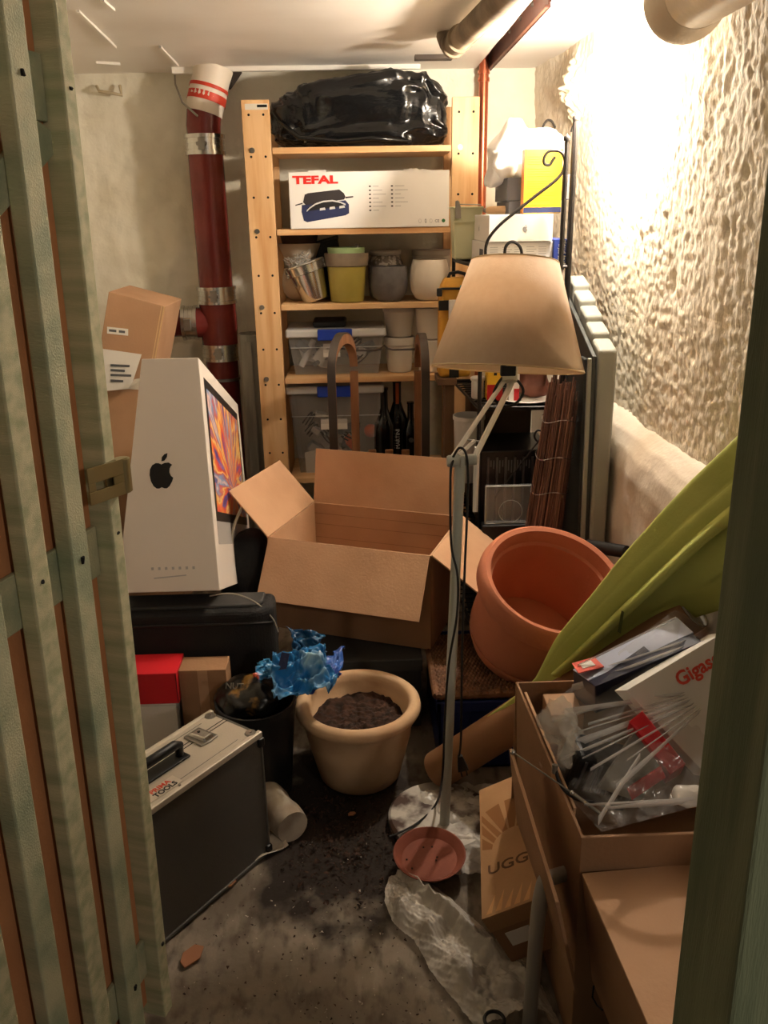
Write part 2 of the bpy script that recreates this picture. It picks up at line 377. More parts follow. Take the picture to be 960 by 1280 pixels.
for i in range(9):
    w_ = .026 if i == 0 else .037+rng.uniform(-.002,.003)
    s0 = 0 if i == 0 else .088*i-.004+rng.uniform(-.003,.003)
    th = .044 if i == 0 else .024
    bt = obj('batten', dbox(s0, s0+w_, -th, 0), [GRN, GRN2][i%2 if i else 0], dr, local=True, bevel=.0025)
    for zz in (.16,.92,1.50):
        kn = obj('nail', MB().cyl((s0+w_*.45, SG*(zz+rng.uniform(-.01,.01)), -.001), (s0+w_*.45, SG*zz, .0008), .0032, n=8), DARK, bt, local=True)
for y0 in (.10,.86,1.46): obj('rail', dbox(.028, .86, -.0325, -.0245, y0, y0+.075), GRN2, dr, local=True, bevel=.002)
br = MB().add([(.0,SG*1.44,-.0325),(.05,SG*1.46,-.0325),(.84,SG*.97,-.0325),(.80,SG*.935,-.0325),(.0,SG*1.44,-.0245),(.05,SG*1.46,-.0245),(.84,SG*.97,-.0245),(.80,SG*.935,-.0245)],
              [(3,2,1,0),(4,5,6,7),(0,1,5,4),(1,2,6,5),(2,3,7,6),(3,0,4,7)])
obj('brace', br, GRN2, dr, local=True)
obj('backing_panel', dbox(.0275, .88, -.040, -.033, .03, DH-.03), HB, dr, local=True)
# hasp
HSP = mat('zinc_plated', (170,158,120), .35, metal=.9)
hp = obj('hasp_plate', MB(), HSP, dr, local=True)
hz = 1.005
mb = MB()
# leaf with a slot: built as a frame of four bars
hx0, hx1 = -.002, .062
L0, L1, A0, A1 = .002, .074, -.026, .026
mb.box((L0, A0, .016), (L1, A1-.030, .0185)); mb.box((L0, A1-.018, .016), (L1, A1, .0185))
mb.box((L0, A1-.030, .016), (L0+.028, A1-.018, .0185)); mb.box((L1-.012, A1-.030, .016), (L1, A1-.018, .0185))
hpM = Matrix.Translation(V((-.012, SG*hz, 0))) @ Matrix.Rotation(R(16), 4, 'Y')
mb2 = MB(); mb2.add(mb.v, mb.f, 0, hpM)
bpy.data.objects.remove(hp)
hp = obj('hasp_leaf', mb2, HSP, dr, local=True, bevel=.0006)
obj('hasp_barrel', MB().tube([V((-.004,SG*hz-.024,.008)), V((-.004,SG*hz+.024,.008))], .011, 14), HSP, hp, smooth=True, local=True)
obj('hasp_base', MB().box((-.002,SG*hz-.024,0),(.03,SG*hz+.024,.003)).box((-.006,SG*hz-.022,-.030),(-.001,SG*hz+.022,.003)), HSP, hp, local=True)
# right door post
pt = thing('trim_3', 'dark green treated door post standing close on the right edge', None, (.24,.45,0), kind='structure')
def post_pt(px, py, x): return P(px, py, X=x)
XP = .235
lx = lambda z: XP+.028*(1.36-z)*.35
lo4 = [(XP+.012,.405,0),(XP+.10,.405,0),(XP+.10,.505,0),(XP+.012,.505,0)]
hi4 = [(XP-.002,.45,1.84),(XP+.10,.45,1.84),(XP+.10,.525,1.84),(XP-.002,.525,1.84)]
obj('post', MB().hexa(lo4, hi4), mat('treated_post', (140,148,116), .8, c2=(112,124,96), ns=3, stretch=(12,12,1), bump=.3, bs=60), pt, bevel=.003)
# ================================================================ pine shelf unit
sh = thing('shelf_unit', 'tall pine shelf unit with wide uprights against the back wall', 'shelf', (.03,3.24,0))
SX0, SX1 = -.365, .421; PW = .091; SF, SB = 3.09, 3.385
def post(x0, y0):
    o = obj('upright', MB().box((x0,y0,0),(x0+PW,y0+.020,1.72)), PINE, sh, bevel=.0015); return o
for x0 in (SX0, SX1-PW):
    f = post(x0, SF); post(x0, SB-.02)
    for k in range(13):
        z = 1.675-.128*k
        for fx in (.25,.78):
            obj('peg_hole', MB().cyl((x0+PW*fx,SF-.0006,z),(x0+PW*fx,SF+.002,z),.0042,n=8), DARK, f)
    for z in (1.547,1.29,1.035,.78,.40):
        obj('bolt', MB().cyl((x0+PW*.3,SF-.004,z+.02),(x0+PW*.3,SF+.001,z+.02),.0085,.009,12), STEEL, f, smooth=True)
    for z in (1.53,1.27,1.017,.755,.375): obj('rung', MB().box((x0+.034,SF+.02,z-.024),(x0+.056,SB-.02,z+.022)), PINE, sh)
SHZ = [1.575,1.315,1.062,.800,.420]
for z in SHZ:
    mb = MB()
    obj('shelf_board', mb.box((SX0+PW+.003,SF+.004,z-.020),(SX1-PW-.003,SB-.004,z)), PINE_H, sh, bevel=.0015)
obj('sticker', MB().box((SX0+.012,SF-.0008,1.69),(SX0+PW-.004,SF,1.708)), mat('sticker', (214,206,192), .6), sh)
obj('sticker_print', MB().box((SX0+.052,SF-.0014,1.697),(SX0+PW-.006,SF-.0006,1.705)), DARK, sh)

# black refuse sack on the top shelf
def blob(cx, cy, z0, sx, sy, sz, amp, s, n=64, k=0, e=.62, ridge=0.0, fine=0.0):
    mb = MB(); vs = []; fs = []; nv = n//2
    for i in range(nv+1):
        ph = -math.pi/2+math.pi*i/nv
        for j in range(n):
            th = 2*math.pi*j/n
            sp = lambda v, q: math.copysign(abs(v)**q, v)
            d = V((sp(math.cos(ph), e)*sp(math.cos(th), e), sp(math.cos(ph), e)*sp(math.sin(th), e), sp(math.sin(ph), e)))
            p = V((d.x*sx, d.y*sy, d.z*sz))
            h = amp*fbm(p+V((k,k*2,0)), s, 4)
            if ridge: h -= ridge*abs(noise.noise(V((p.x*s*.8+k, p.y*s*.8, p.z*s*2.2+p.x*s*.6))))
            if fine:
                w_ = p+V((noise.noise(p*9),noise.noise(p*9+V((5,0,0))),noise.noise(p*9+V((0,7,0)))))*.04
                h += fine*(.5-abs(noise.noise(V((w_.x*13+k, w_.y*13, w_.z*24+w_.x*8)))) *1.6)+fine*.35*(.5-abs(noise.noise(V((w_.x*40,w_.y*40,w_.z*46)))))
            q = p+d.normalized()*h
            vs.append((cx+q.x, cy+q.y, max(z0, z0+sz+q.z)))
    for i in range(nv):
        for j in range(n): fs.append((i*n+j, i*n+(j+1)%n, (i+1)*n+(j+1)%n, (i+1)*n+j))
    return mb.add(vs, fs)
SACK = mat('black_polythene', (14,14,15), .2, bump=.6, bs=14, stretch=(1,1,2.2), spec=.6)
bg = thing('refuse_sack', 'glossy crumpled black plastic sack lying on the top shelf', 'bag', (.03,3.22,1.575))
def sackz(mb):
    for i, p in enumerate(mb.v):
        t = (p.x+.28)/.6
        top = 1.742+.07*min(1, max(0, t*1.5))-.05*max(0, t-.86)*6
        f = (p.z-1.575)/.23
        p.z = 1.575+f*(top-1.575)
    return mb
obj('sack', sackz(blob(.024,3.235,1.576,.296,.125,.115,.020,7.0,220,3,.36,.022,.016)), SACK, bg, smooth='all')
for (a, b, c) in (((.0),(.1),(.0)),):
    obj('fold', MB().tube([(-.25,3.112,1.66),(-.18,3.10,1.605),(-.05,3.098,1.592),(.06,3.10,1.60),(.2,3.105,1.588)], [.006,.008,.007,.008,.004], 8), SACK, bg, smooth='all')

# raclette grill carton
REDPRT = mat('red_print', (214,40,30), .5)
tb = thing('grill_carton', 'long white carton with bold red lettering and grill picture on the second shelf', 'box', (.05,3.2,1.315))
TX0, TX1, TY, TZ0, TZ1 = -.222, .322, 3.088, 1.3155, 1.497
obj('carton', MB().box((TX0,TY,TZ0),(TX1,TY+.24,TZ1)), WHITE, tb, bevel=.002)
tp = MB()
rng = random.Random(5)
for x0, x1 in ((-.155,-.095),(.165,.245)):
    x = x0
    while x < x1: tp.box((x,TY-.0006,TZ1-.004),(x+.011,TY+.004,TZ1+.001+rng.random()*.005)); x += .010
obj('torn_tape', tp, WHITE, tb)
FM = lambda x, z, dy=.001: frame((x, TY-dy, z), (1,0,0), (0,0,1))
text('TEFAL', .034, FM(-.132,TZ1-.026), REDPRT, tb, xs=1.62, bold=.0016)
# printed grill picture, flat layers
def poly(pts, m, name, dy, parent=tb): obj(name, MB().prism(pts, .0003, M=FM(0,0,dy)), m, parent)
gx, gz = -.196, 1.335
s_ = .0222
K = lambda L: [(gx+a*s_, gz+b*s_) for a, b in L]
NAVY = mat('print_navy', (38,46,84), .5); CHAR = mat('print_charcoal', (48,42,44), .5); SILV = mat('print_silver', (205,203,200), .5)
DKP = mat('print_black', (26,24,26), .5)
poly(K([(-.3,2.5),(.8,2.75),(.8,2.95),(-.3,2.65)]), CHAR, 'printed_handle', .0006)
poly(K([(7.4,3.45),(8.6,3.6),(8.6,3.78),(7.4,3.7)]), CHAR, 'printed_handle', .0006)
poly(K([(.9,.35),(1.4,.1),(7.3,1.0),(7.9,1.3),(7.9,2.6),(7.4,3.2),(.7,2.6),(.6,1.6)]), NAVY, 'printed_base', .0005)
poly(K([(1.6,1.7),(6.9,2.35),(7.2,2.7),(6,3.2),(4,3.3),(2.6,2.9),(1.5,2.1)]), DKP, 'printed_tray_opening', .0007)
arc = [(1.4,1.75),(1.9,2.2),(2.8,2.75),(4.0,3.1),(5.4,3.2),(6.6,2.95),(7.4,2.6)]
poly(K([(a, b-.14) for a, b in arc]+[(a, b+.08) for a, b in arc[::-1]]), SILV, 'printed_arch', .0009)
for a in (3.4,4.9,6.4): poly(K([(a,1.75+.09*a-.3),(a+.9,1.85+.09*a-.3),(a+.8,2.2+.09*a-.3),(a+.05,2.1+.09*a-.3)]), SILV, 'printed_pan', .0009)
poly(K([(.9,3.0),(1.3,2.6),(7.2,3.3),(7.4,3.7),(7.2,4.2),(6.5,4.75),(1.7,4.3),(1.2,4.1)]), CHAR, 'printed_plate', .0008)
for i in range(13):
    cx = .052+.075*(i >= 7); r_ = i if i < 7 else i-7
    z = 1.449-.0128*r_
    obj('bullet', MB().prism([(cx+.004*math.cos(t), z+.0026*math.sin(t)) for t in [k*math.pi/4 for k in range(8)]], .0003, M=FM(0,0,.0005)), CHAR, tb)
    obj('text_line', MB().box((cx+.010,TY-.0006,z-.001),(cx+.030+.012*((i*7)%3),TY,z+.001)), mat('print_pale', (176,172,170), .6), tb)
text('CE', .013, FM(.281,1.334), CHAR, tb, name='ce_mark')
GREENP = mat('print_green', (52,110,58), .6)
obj('green_dot', MB().prism([(.303+.0062*math.cos(k*math.pi/6), 1.335+.0062*math.sin(k*math.pi/6)) for k in range(12)], .0003, M=FM(0,0,.0005)), GREENP, tb)
for cx, kk in ((.222,0),(.242,1),(.26,2)):
    obj('care_icon', MB().tube([V((cx+.0045*math.cos(t)*(1 if kk != 1 else .6), TY-.0004, 1.335+.0065*math.sin(t))) for t in [q*math.pi/5 for q in range(10)]], .0006, 4, closed=True), CHAR if kk == 1 else mat('print_pale', (176,172,170)), tb)

# ---------------------------------------------------------------- pots on the third shelf
Z3 = SHZ[2]
def T(x, y, z, rx=0, ry=0): return Matrix.Translation((x,y,z)) @ Matrix.Rotation(rx,4,'X') @ Matrix.Rotation(ry,4,'Y')
def potprof(rb, rt, h, wall=.006, rim=0, rimh=.0):
    p = [(rb*.9,0),(rb,.004)]
    if rim: p += [(rt-rim, h-rimh),(rt, h-rimh+.003),(rt, h-.003),(rt-.002,h)]
    else: p += [(rt,h-.003),(rt-.002,h)]
    return p+[(rt-wall-rim*.3,h-.001),(rb-wall,.012),(.0001,.012)]
def pot(name, label, prof, M, m, group=None, cat='pot', part='body'):
    t = thing(name, label, cat, M=M, group=group)
    obj(part, MB().lathe(prof, 40), m, t, smooth=True, local=True); return t
CER_W = mat('white_ceramic', (222,212,196), .3); CER_B = mat('beige_ceramic', (196,178,156), .55)
CER_G = mat('grey_stoneware', (96,92,92), .7, c2=(84,80,80), ns=30, bump=.1, bs=200)
CER_P = mat('pale_grey_ceramic', (186,176,164), .5)
X = lambda px, py, Y: P(px, py, Y=Y).x
roundp = lambda r, h, o: [(r*.55,0),(r*.72,.008),(r*.93,h*.25),(r,h*.5),(r*.96,h*.75),(o,h-.004),(o-.003,h),(o-.008,h-.002),(r*.9,h*.5),(r*.6,.014),(.0001,.014)]
t = pot('cream_planter', 'round cream ceramic planter in the left corner of the pot shelf', roundp(.072,.115,.062), T(-.205,3.27,Z3), CER_B)
t = pot('beige_planter', 'beige flared planter stacked on the cream planter, dark inside', potprof(.045,.078,.085,.007), T(-.207,3.275,Z3+.117), CER_B)
obj('liner', MB().lathe([(.05,.03),(.069,.112),(.066,.112),(.045,.04),(.0001,.04)], 30), mat('dark_liner', (62,44,34), .8), t, smooth=True, local=True)
# zinc bucket leaning left
ZN = mat('shiny_zinc', (205,203,198), .2, metal=1.0)
bk = thing('zinc_bucket', 'shiny zinc bucket leaning over with a tangle of wire lights inside', 'bucket', M=T(X(396,378,3.165)-.002,3.165,Z3+.009,0,R(-17)))
obj('body', MB().lathe([(.0001,.0),(.044,0),(.046,.006),(.064,.098),(.068,.10),(.069,.112),(.072,.128),(.075,.130),(.073,.134),(.069,.130),(.062,.096),(.044,.01),(.0001,.01)], 40), ZN, bk, smooth=True, local=True)
for s in (-1,1): obj('handle_ear', MB().box((s*.071-.003,-.010,.098),(s*.071+.003,.010,.132)), ZN, bk, local=True, bevel=.002)
obj('handle', MB().tube([(.074*math.cos(t_), -.055*math.sin(t_), .122-.02*math.sin(t_)) for t_ in [k*math.pi/14 for k in range(15)]], .0022, 6), ZN, bk, smooth=True, local=True)
rng = random.Random(11); pts = []
for k in range(90):
    a = rng.random()*6.28; r_ = .055*math.sqrt(rng.random()); pts.append((r_*math.cos(a)-.015, r_*math.sin(a), .115+.06*rng.random()))
obj('wire_tangle', MB().tube(pts, .0011, 4), mat('clear_wire', (205,200,190), .25, metal=.5), bk, local=True, smooth=True, kind='stuff')
# mustard pot with grey band, celadon pot nested in it
mp_ = thing('mustard_pot', 'mustard green glazed pot with broad grey-brown rim band', 'pot', M=T(X(434.5,375,3.17),3.17,Z3))
obj('body', MB().lathe([(.055,0),(.060,.004),(.0705,.120),(.0705,.124),(.0675,.124),(.056,.012),(.0001,.012)], 40), mat('mustard_glaze', (168,152,72), .35, c2=(150,136,62), ns=6), mp_, smooth=True, local=True)
obj('rim_band', MB().lathe([(.0705,.124),(.0765,.126),(.079,.166),(.077,.170),(.071,.168),(.068,.124)], 40), mat('band_glaze', (128,112,92), .6, c2=(110,96,80), ns=20), mp_, smooth=True, local=True)
t = thing('celadon_pot', 'pale green glass pot nested inside the mustard pot', 'pot', M=T(X(434.5,375,3.17),3.17,Z3+.02))
obj('body', MB().lathe([(.045,0),(.0665,.158),(.0665,.168),(.0625,.168),(.043,.010),(.0001,.010)], 40), mat('celadon', (150,178,128), .3), t, smooth=True, local=True)
rng = random.Random(2)
obj('wire_curl', MB().tube([(.03+.02*rng.random(), -.045+.02*rng.random(), .165+.02*rng.random()) for _ in range(14)], .0008, 4), mat('clear_wire', (205,200,190)), t, local=True, smooth=True)
# black tilted square planter behind
bp_ = thing('black_planter', 'black square planter tipped over behind the mustard pot', 'pot', M=T(X(416,330,3.31),3.315,Z3+.012,0,R(-14)))
obj('body', MB().hexa([(-.055,-.04,0),(.055,-.04,0),(.055,.04,0),(-.055,.04,0)], [(-.07,-.05,.2),(.07,-.05,.2),(.07,.05,.2),(-.07,.05,.2)]), BLACK, bp_, local=True, bevel=.006)
obj('rim', MB().box((-.073,-.053,.19),(.073,.053,.203)), BLACK, bp_, local=True, bevel=.003)
# embossed silver jar
SIL = mat('embossed_silver', (188,180,168), .5, c2=(120,110,98), ns=60, lo=.46, hi=.54, bump=.8, bs=80)
t = thing('embossed_jar', 'silvery embossed jar with smooth pale rim behind the grey bowl pot', 'jar', M=T(X(482,345,3.285),3.285,Z3))
obj('body', MB().lathe([(.05,0),(.06,.01),(.066,.08),(.064,.13),(.052,.152),(.050,.154)], 40), SIL, t, smooth=True, local=True)
obj('rim', MB().lathe([(.051,.154),(.058,.156),(.060,.166),(.056,.172),(.050,.168),(.048,.15),(.0001,.14)], 40), CER_P, t, smooth=True, local=True)
pot('grey_bowl_pot', 'matt charcoal rounded pot in front of the embossed jar', roundp(.0685,.122,.064), T(X(486.5,372,3.165),3.165,Z3), CER_G)
pot('white_globe_pot', 'glossy white globe pot at the right end of the pot shelf', roundp(.073,.142,.062), T(X(537,372,3.17),3.17,Z3), CER_W)
t = pot('pale_bowl', 'pale ribbed bowl behind the white globe pot', [(.04,0),(.045,.004),(.07,.12),(.074,.125),(.076,.15),(.078,.152),(.079,.168),(.076,.170),(.07,.16),(.042,.012),(.0001,.012)], T(X(541,335,3.30),3.30,Z3), CER_P)

# ---------------------------------------------------------------- storage bins and pots on shelves four and five
CLR = mat('clear_polypropylene', (196,198,200), .22, alpha=.16, spec=.4)
LIDM = mat('frosted_lid', (206,206,204), .4, alpha=.92)
BLUEL = mat('blue_latch', (30,62,168), .35)
LABELM = mat('paper_label', (228,224,216), .7)
def bin_(name, label, x0, x1, y0, y1, z0, h, labx, labz, labw, labh, txt):
    t = thing(name, label, 'storage bin', ((x0+x1)/2,(y0+y1)/2,z0), group='clear bins with blue latches')
    i = .012+.05*h
    o4 = lambda d, z: [(x0+d,y0+d,z),(x1-d,y0+d,z),(x1-d,y1-d,z),(x0+d,y1-d,z)]
    mb = MB(); a, b = o4(i+.008, z0+.003), o4(.008, z0+h)
    mb.add(a+b, [(3,2,1,0),(0,1,5,4),(1,2,6,5),(2,3,7,6),(3,0,4,7)])
    obj('tub', mb, CLR, t, bevel=.008, seg=3, solid=.0022)
    for fz in (.72,): obj('moulded_line', MB().box((x0+i*(1-fz)+.006,y0+i*(1-fz)+.0035,z0+h*fz),(x1-i*(1-fz)-.006,y0+i*(1-fz)+.0075,z0+h*fz+.002)), LIDM, t)
    obj('lid', MB().box((x0-.002,y0-.004,z0+h-.002),(x1+.002,y1+.002,z0+h+.028)), LIDM, t, bevel=.008, seg=3)
    xc = (x0+x1)/2
    obj('latch', MB().box((xc-.066,y0-.011,z0+h-.012),(xc+.06,y0+.006,z0+h+.0285)), BLUEL, t, bevel=.004)
    fy = y0+i*(1-(labz-z0)/h)+.006
    lo_ = obj('paper_label', MB().box((labx,fy-.0006,labz),(labx+labw,fy+.0004,labz+labh)), LABELM, t)
    for k, s in enumerate(txt): text(s, .0105, frame((labx+labw/2, fy-.001, labz+labh*.62-.0155*k), (1,0,0), (0,0,1)), DARK, lo_)
    return t
BY0, BY1 = 3.125, 3.37
b1 = bin_('storage_bin', 'shallow clear bin full of tangled cables on the fourth shelf', -.262, .098, BY0, BY1, SHZ[3], .142, -.13, .868, .062, .048, ('christmas','decor'))
b2 = bin_('storage_bin', 'deep clear bin with pale papers and orange things on the lowest shelf', -.272, .088, BY0, BY1, SHZ[4], .315, -.15, .595, .10, .042, ('',))
def heap(parent, x0, x1, y0, y1, z0, z1, seed, cols, n):
    rg = random.Random(seed)
    for k in range(n):
        c = V((rg.uniform(x0,x1), rg.uniform(y0,y1), rg.uniform(z0,z1))); m = cols[k%len(cols)]
        M = Matrix.Translation(c) @ Matrix.Rotation(rg.uniform(-1.2,1.2),4,'Y') @ Matrix.Rotation(rg.uniform(0,3),4,'Z')
        w = rg.uniform(.02,.045); h = rg.uniform(.008,.02); d = rg.uniform(.015,.03)
        if k%3 == 2: obj('coiled_cable', MB().tube([M @ V((.028*math.cos(a), .028*math.sin(a), .002*a)) for a in [q*.5 for q in range(30)]], .0028, 6), BLACK, parent, smooth=True)
        else: obj('packed_item', MB().box((-w,-d,-h),(w,d,h), M=M), m, parent, bevel=.003)
GREYI = mat('grey_item', (120,122,128), .5); PALEI = mat('pale_item', (206,202,196), .6); ORI = mat('orange_item', (222,96,52), .5); BLUI = mat('slate_item', (92,104,124), .5)
heap(b1, -.20, .04, BY0+.06, BY1-.06, SHZ[3]+.045, SHZ[3]+.095, 4, [PALEI,GREYI,BLUI], 15)
obj('pale_tube', MB().cyl((-.215,3.17,.83),(-.165,3.19,.925),.011,n=12), PALEI, b1, smooth=True)
heap(b2, -.19, .01, BY0+.07, BY1-.07, SHZ[4]+.05, SHZ[4]+.20, 9, [PALEI,GREYI,ORI,PALEI], 18)
obj('paper_sheet', MB().slab([P(384,605,Y=3.165),P(405,600,Y=3.165),P(402,560,Y=3.165),P(381,566,Y=3.165)], .004), LABELM, b2)
obj('orange_ball', MB().lathe([(.0001,-.026)]+[(.026*math.sin(R(a)),-.026*math.cos(R(a))) for a in range(20,180,20)]+[(.0001,.026)], 16, M=Matrix.Translation((.038,3.19,.575))), ORI, b2, smooth='all')
t = tag(obj('black_pouch', MB().box((X(391,400,3.2),3.16,SHZ[3]+.1715),(X(433,400,3.2),3.30,SHZ[3]+.196)), BLACK, bevel=.009, seg=3), 'flat black pouch lying on the lid of the shallow bin', 'pouch')
CER_P2 = mat('light_pot', (196,186,172), .6)
pxx = lambda px: X(px, 440, 3.19)
pot('grey_cachepot', 'pale grey tapered pot at the bottom of the left stack beside the shallow bin', potprof(.044,.058,.130,.005,.003,.03), T(pxx(499.5),3.20,SHZ[3]), CER_P2)
pot('grey_cachepot', 'pale grey tapered pot nested on top of the left stack beside the shallow bin', potprof(.046,.061,.118,.005,.003,.03), T(pxx(499.5),3.20,SHZ[3]+.1305), CER_P2)
pot('cream_cachepot', 'cream tapered pot at the bottom of the right stack by the upright', potprof(.043,.056,.120,.005), T(pxx(538),3.19,SHZ[3]), CER_W)
pot('cream_cachepot', 'cream tapered pot on top of the right stack by the upright', potprof(.045,.060,.115,.005), T(pxx(538),3.19,SHZ[3]+.1205), CER_W)
# bottles on the lowest shelf
GLASS = mat('dark_bottle_glass', (10,13,10), .12, spec=.6)
def bottle(px, Y, h, r, label, foil=None):
    x = X(px, 560, Y); t = thing('wine_bottle', label, 'bottle', M=T(x,Y,SHZ[4]), group='dark bottles beside the deep bin')
    obj('glass', MB().lathe([(r*.6,.006),(r,0),(r,h*.50),(r*.96,h*.56),(r*.6,h*.66),(r*.36,h*.76),(r*.34,h*.97),(r*.4,h*.972),(r*.4,h),(.0001,h)], 28), GLASS, t, smooth=True, local=True)
    if foil: obj('neck_foil', MB().lathe([(r*.365,h*.72),(r*.37,h*.97),(r*.41,h*.972),(r*.41,h+.002),(.0001,h+.002)], 24), mat('foil_black', (22,20,20), .35), t, smooth=True, local=True)
    return t
bottle(481, 3.17, .325, .040, 'dark bottle with small round seal beside the deep bin')
obj('seal', MB().cyl((0,-.0265,.205),(0,-.0285,.204),.008,n=14), mat('seal_grey', (70,70,68), .5), bpy.data.objects['wine_bottle'], local=True)
t = bottle(497, 3.215, .345, .043, 'sparkling wine bottle with orange neck strip and white lettering', foil=1)
obj('neck_strip', MB().box((-.006,-.0178,.255),(.006,-.0160,.335)), mat('orange_strip', (206,104,58), .5), t, local=True)
obj('medallion', MB().cyl((0,-.029,.2),(0,-.0315,.199),.011,n=16), mat('seal_grey', (70,70,68)), t, local=True)
text('MARTINI', .022, frame((0,-.0445,.125), (0,0,1), (-1,0,0)), mat('white_print', (214,210,204), .6), t, local=True, xs=.9)
t = bottle(513.5, 3.20, .262, .036, 'shorter dark bottle with round grey label behind the sled rail')
obj('seal', MB().cyl((0,-.034,.12),(0,-.0365,.12),.010,n=14), mat('seal_grey', (70,70,68)), t, local=True)

# ---------------------------------------------------------------- wooden sled standing on end in front of the shelf
SLW = mat('sled_ash', (150,104,70), .5, c2=(126,84,54), ns=4, stretch=(9,9,1), bump=.08, bs=80)
sl = thing('wooden_sled', 'old wooden sled with iron-shod curled runners standing upright before the shelf', 'sled', (.06,2.85,0))
for xf, xr, hz in ((X(416,520,2.74), X(444,520,2.95), .985), (X(532,520,2.74), X(523,520,2.95), .978)):
    path = []; hz0 = hz-.115
    f_ = V((xf,2.74,0)); r_ = V((xr,2.95,0))
    path.append(f_+V((0,0,.02))); path.append(f_+V((0,0,.4))); path.append(f_+V((0,0,hz0)))
    for a in range(12,181,12):
        q = (1-math.cos(R(a)))/2
        path.append(f_.lerp(r_, q)+V((0,0,hz0+.115*math.sin(R(a)))))
    def band(pts, half, off0, off1):
        mb = MB(); vs = []; k = len(pts)
        for i, p in enumerate(pts):
            d = (pts[min(i+1,k-1)]-pts[max(i-1,0)]).normalized(); side = V((1,0,0)); nrm = side.cross(d).normalized()
            if nrm.y > 0 and d.z > 0: nrm = -nrm
            nrm = d.cross(side).normalized()
            for o_, w_ in ((off0,-half),(off0,half),(off1,half),(off1,-half)): vs.append(p+nrm*o_+side*w_)
        fs = []
        for i in range(k-1):
            for j in range(4): fs.append((i*4+j, i*4+(j+1)%4, (i+1)*4+(j+1)%4, (i+1)*4+j))
        fs += [(3,2,1,0), ((k-1)*4,(k-1)*4+1,(k-1)*4+2,(k-1)*4+3)]
        return mb.add(vs, fs)
    obj('runner', band(path, .0135, -.004, .028), SLW, sl, smooth=True)
    obj('iron_shoe', band(path, .013, -.0085, -.0045), mat('worn_iron', (88,80,74), .4, metal=.8), sl, smooth=True)
    obj('seat_rail', MB().box((xr-.0145,2.935,.03),(xr+.0145,2.965,hz0-.02)), SLW, sl, bevel=.003)
    for z in (.12,.35): obj('leg', MB().hexa([(xf-.01,2.75,z),(xf+.01,2.75,z),(xr+.01,2.95,z),(xr-.01,2.95,z)], [(xf-.01,2.75,z+.025),(xf+.01,2.75,z+.025),(xr+.01,2.95,z+.025),(xr-.01,2.95,z+.025)]), SLW, sl)
for px in (465.5,486.5,507):
    x = X(px,570,2.93); zt = P(px,562,Y=2.93).z
    obj('seat_slat', MB().box((x-.014,2.924,.08),(x+.014,2.938,zt)), SLW, sl, bevel=.003)
for z in (.12,.5): obj('cross_bar', MB().box((X(444,520,2.95),2.938,z),(X(523,520,2.95),2.96,z+.03)), SLW, sl)
zt = P(443,437,Y=2.95).z
xa, xb = X(441,437,2.945), X(519,438,2.945); xm = (xa+xb)/2
obj('pull_bar', MB().tube([(xa,2.93,zt),(xm-.03,2.93,zt-.001),(xm-.012,2.93,zt+.004),(xm,2.93,zt+.016),(xm+.012,2.93,zt+.004),(xm+.03,2.93,zt),(xb,2.93,zt)], .0035, 8), mat('worn_iron', (88,80,74)), sl, smooth=True)
# ================================================================ black iron rack by the right wall
RK = thing('iron_rack', 'black wrought-iron shelf rack with scroll finials by the right wall', 'rack', (.46,2.64,0))
RF, RB, RL, RR_ = 2.42, 2.86, .345, .572
def rod(name, pts, r, parent=RK, n=8, m=BLACKM): return obj(name, MB().tube(pts, r, n), m, parent, smooth=True)
rod('post', [(RL,RF,.02),(RL,RF,1.22)], .006)
rod('post', [(RL-.03,RB,.02),(RL-.03,RB,1.235)], .006)
f1 = rod('post', [(.562,RF,.02),(.562,RF,1.535)], .0065)
f2 = rod('post', [(.588,RF+.02,.02),(.588,RF+.02,1.585)], .0085)
for q, x, y, z in ((f1,.562,RF,1.535),(f2,.588,RF+.02,1.585)):
    obj('finial', MB().lathe([(.0001,-.004),(.009,-.002),(.0105,.004),(.0085,.009),(.003,.012),(.0001,.017)], 12, M=Matrix.Translation((x,y,z))), BLACKM, q, smooth=True)
RKZ = [1.215,.822,.425,.10]
for z in RKZ:
    mb = MB().tube([(RL,RF,z),(.575,RF,z),(.575,RB,z),(RL-.03,RB,z)], .0055, 6, closed=True)
    for k in range(1,12):
        y = RF+(RB-RF)*k/12; mb.cyl((RL-.03*k/12,y,z-.001),(.575,y,z-.001),.0028,n=6)
    obj('shelf_frame', mb, BLACKM, RK, smooth=True)
    obj('shelf_tray', MB().box((RL+.002,RF+.004,z-.009),(.572,RB-.004,z-.005)), BLACKM, RK)
def sp(pxs, Y): return [P(a, b, Y=Y) for a, b in pxs]
def smooth_path(pts, n=6):
    out = []; k = len(pts)
    for i in range(k-1):
        p0, p1, p2, p3 = pts[max(i-1,0)], pts[i], pts[i+1], pts[min(i+2,k-1)]
        for j in range(n):
            t = j/n; out.append(.5*((2*p1)+(p2-p0)*t+(2*p0-5*p1+4*p2-p3)*t*t+(3*p1-p0-3*p2+p3)*t**3))
    return out+[pts[-1]]
rod('scroll', smooth_path(sp([(612,332),(607,318),(610,300),(624,282),(648,262),(672,243),(695,225),(704,213),(706,200),(702,191),(694,188),(685,190),(680,198),(681,205),(687,206),(691,200),(694,196)], RF), 5), .0042)
rod('scroll', smooth_path(sp([(631,318),(632,309),(637,303),(644,303),(650,309),(652,318),(648,330)], RF), 5), .0042)
rod('scroll', smooth_path(sp([(714,165),(717,157),(722,158),(723,170),(721,184),(716,190)], RF+.05), 5), .0032)
rod('scroll', smooth_path(sp([(678,160),(681,154),(685,150),(690,152),(694,160)], RB), 5), .0035)
rod('scroll', smooth_path(sp([(690,560),(682,556),(672,552),(668,545),(672,538),(680,540)], RF), 5), .003)
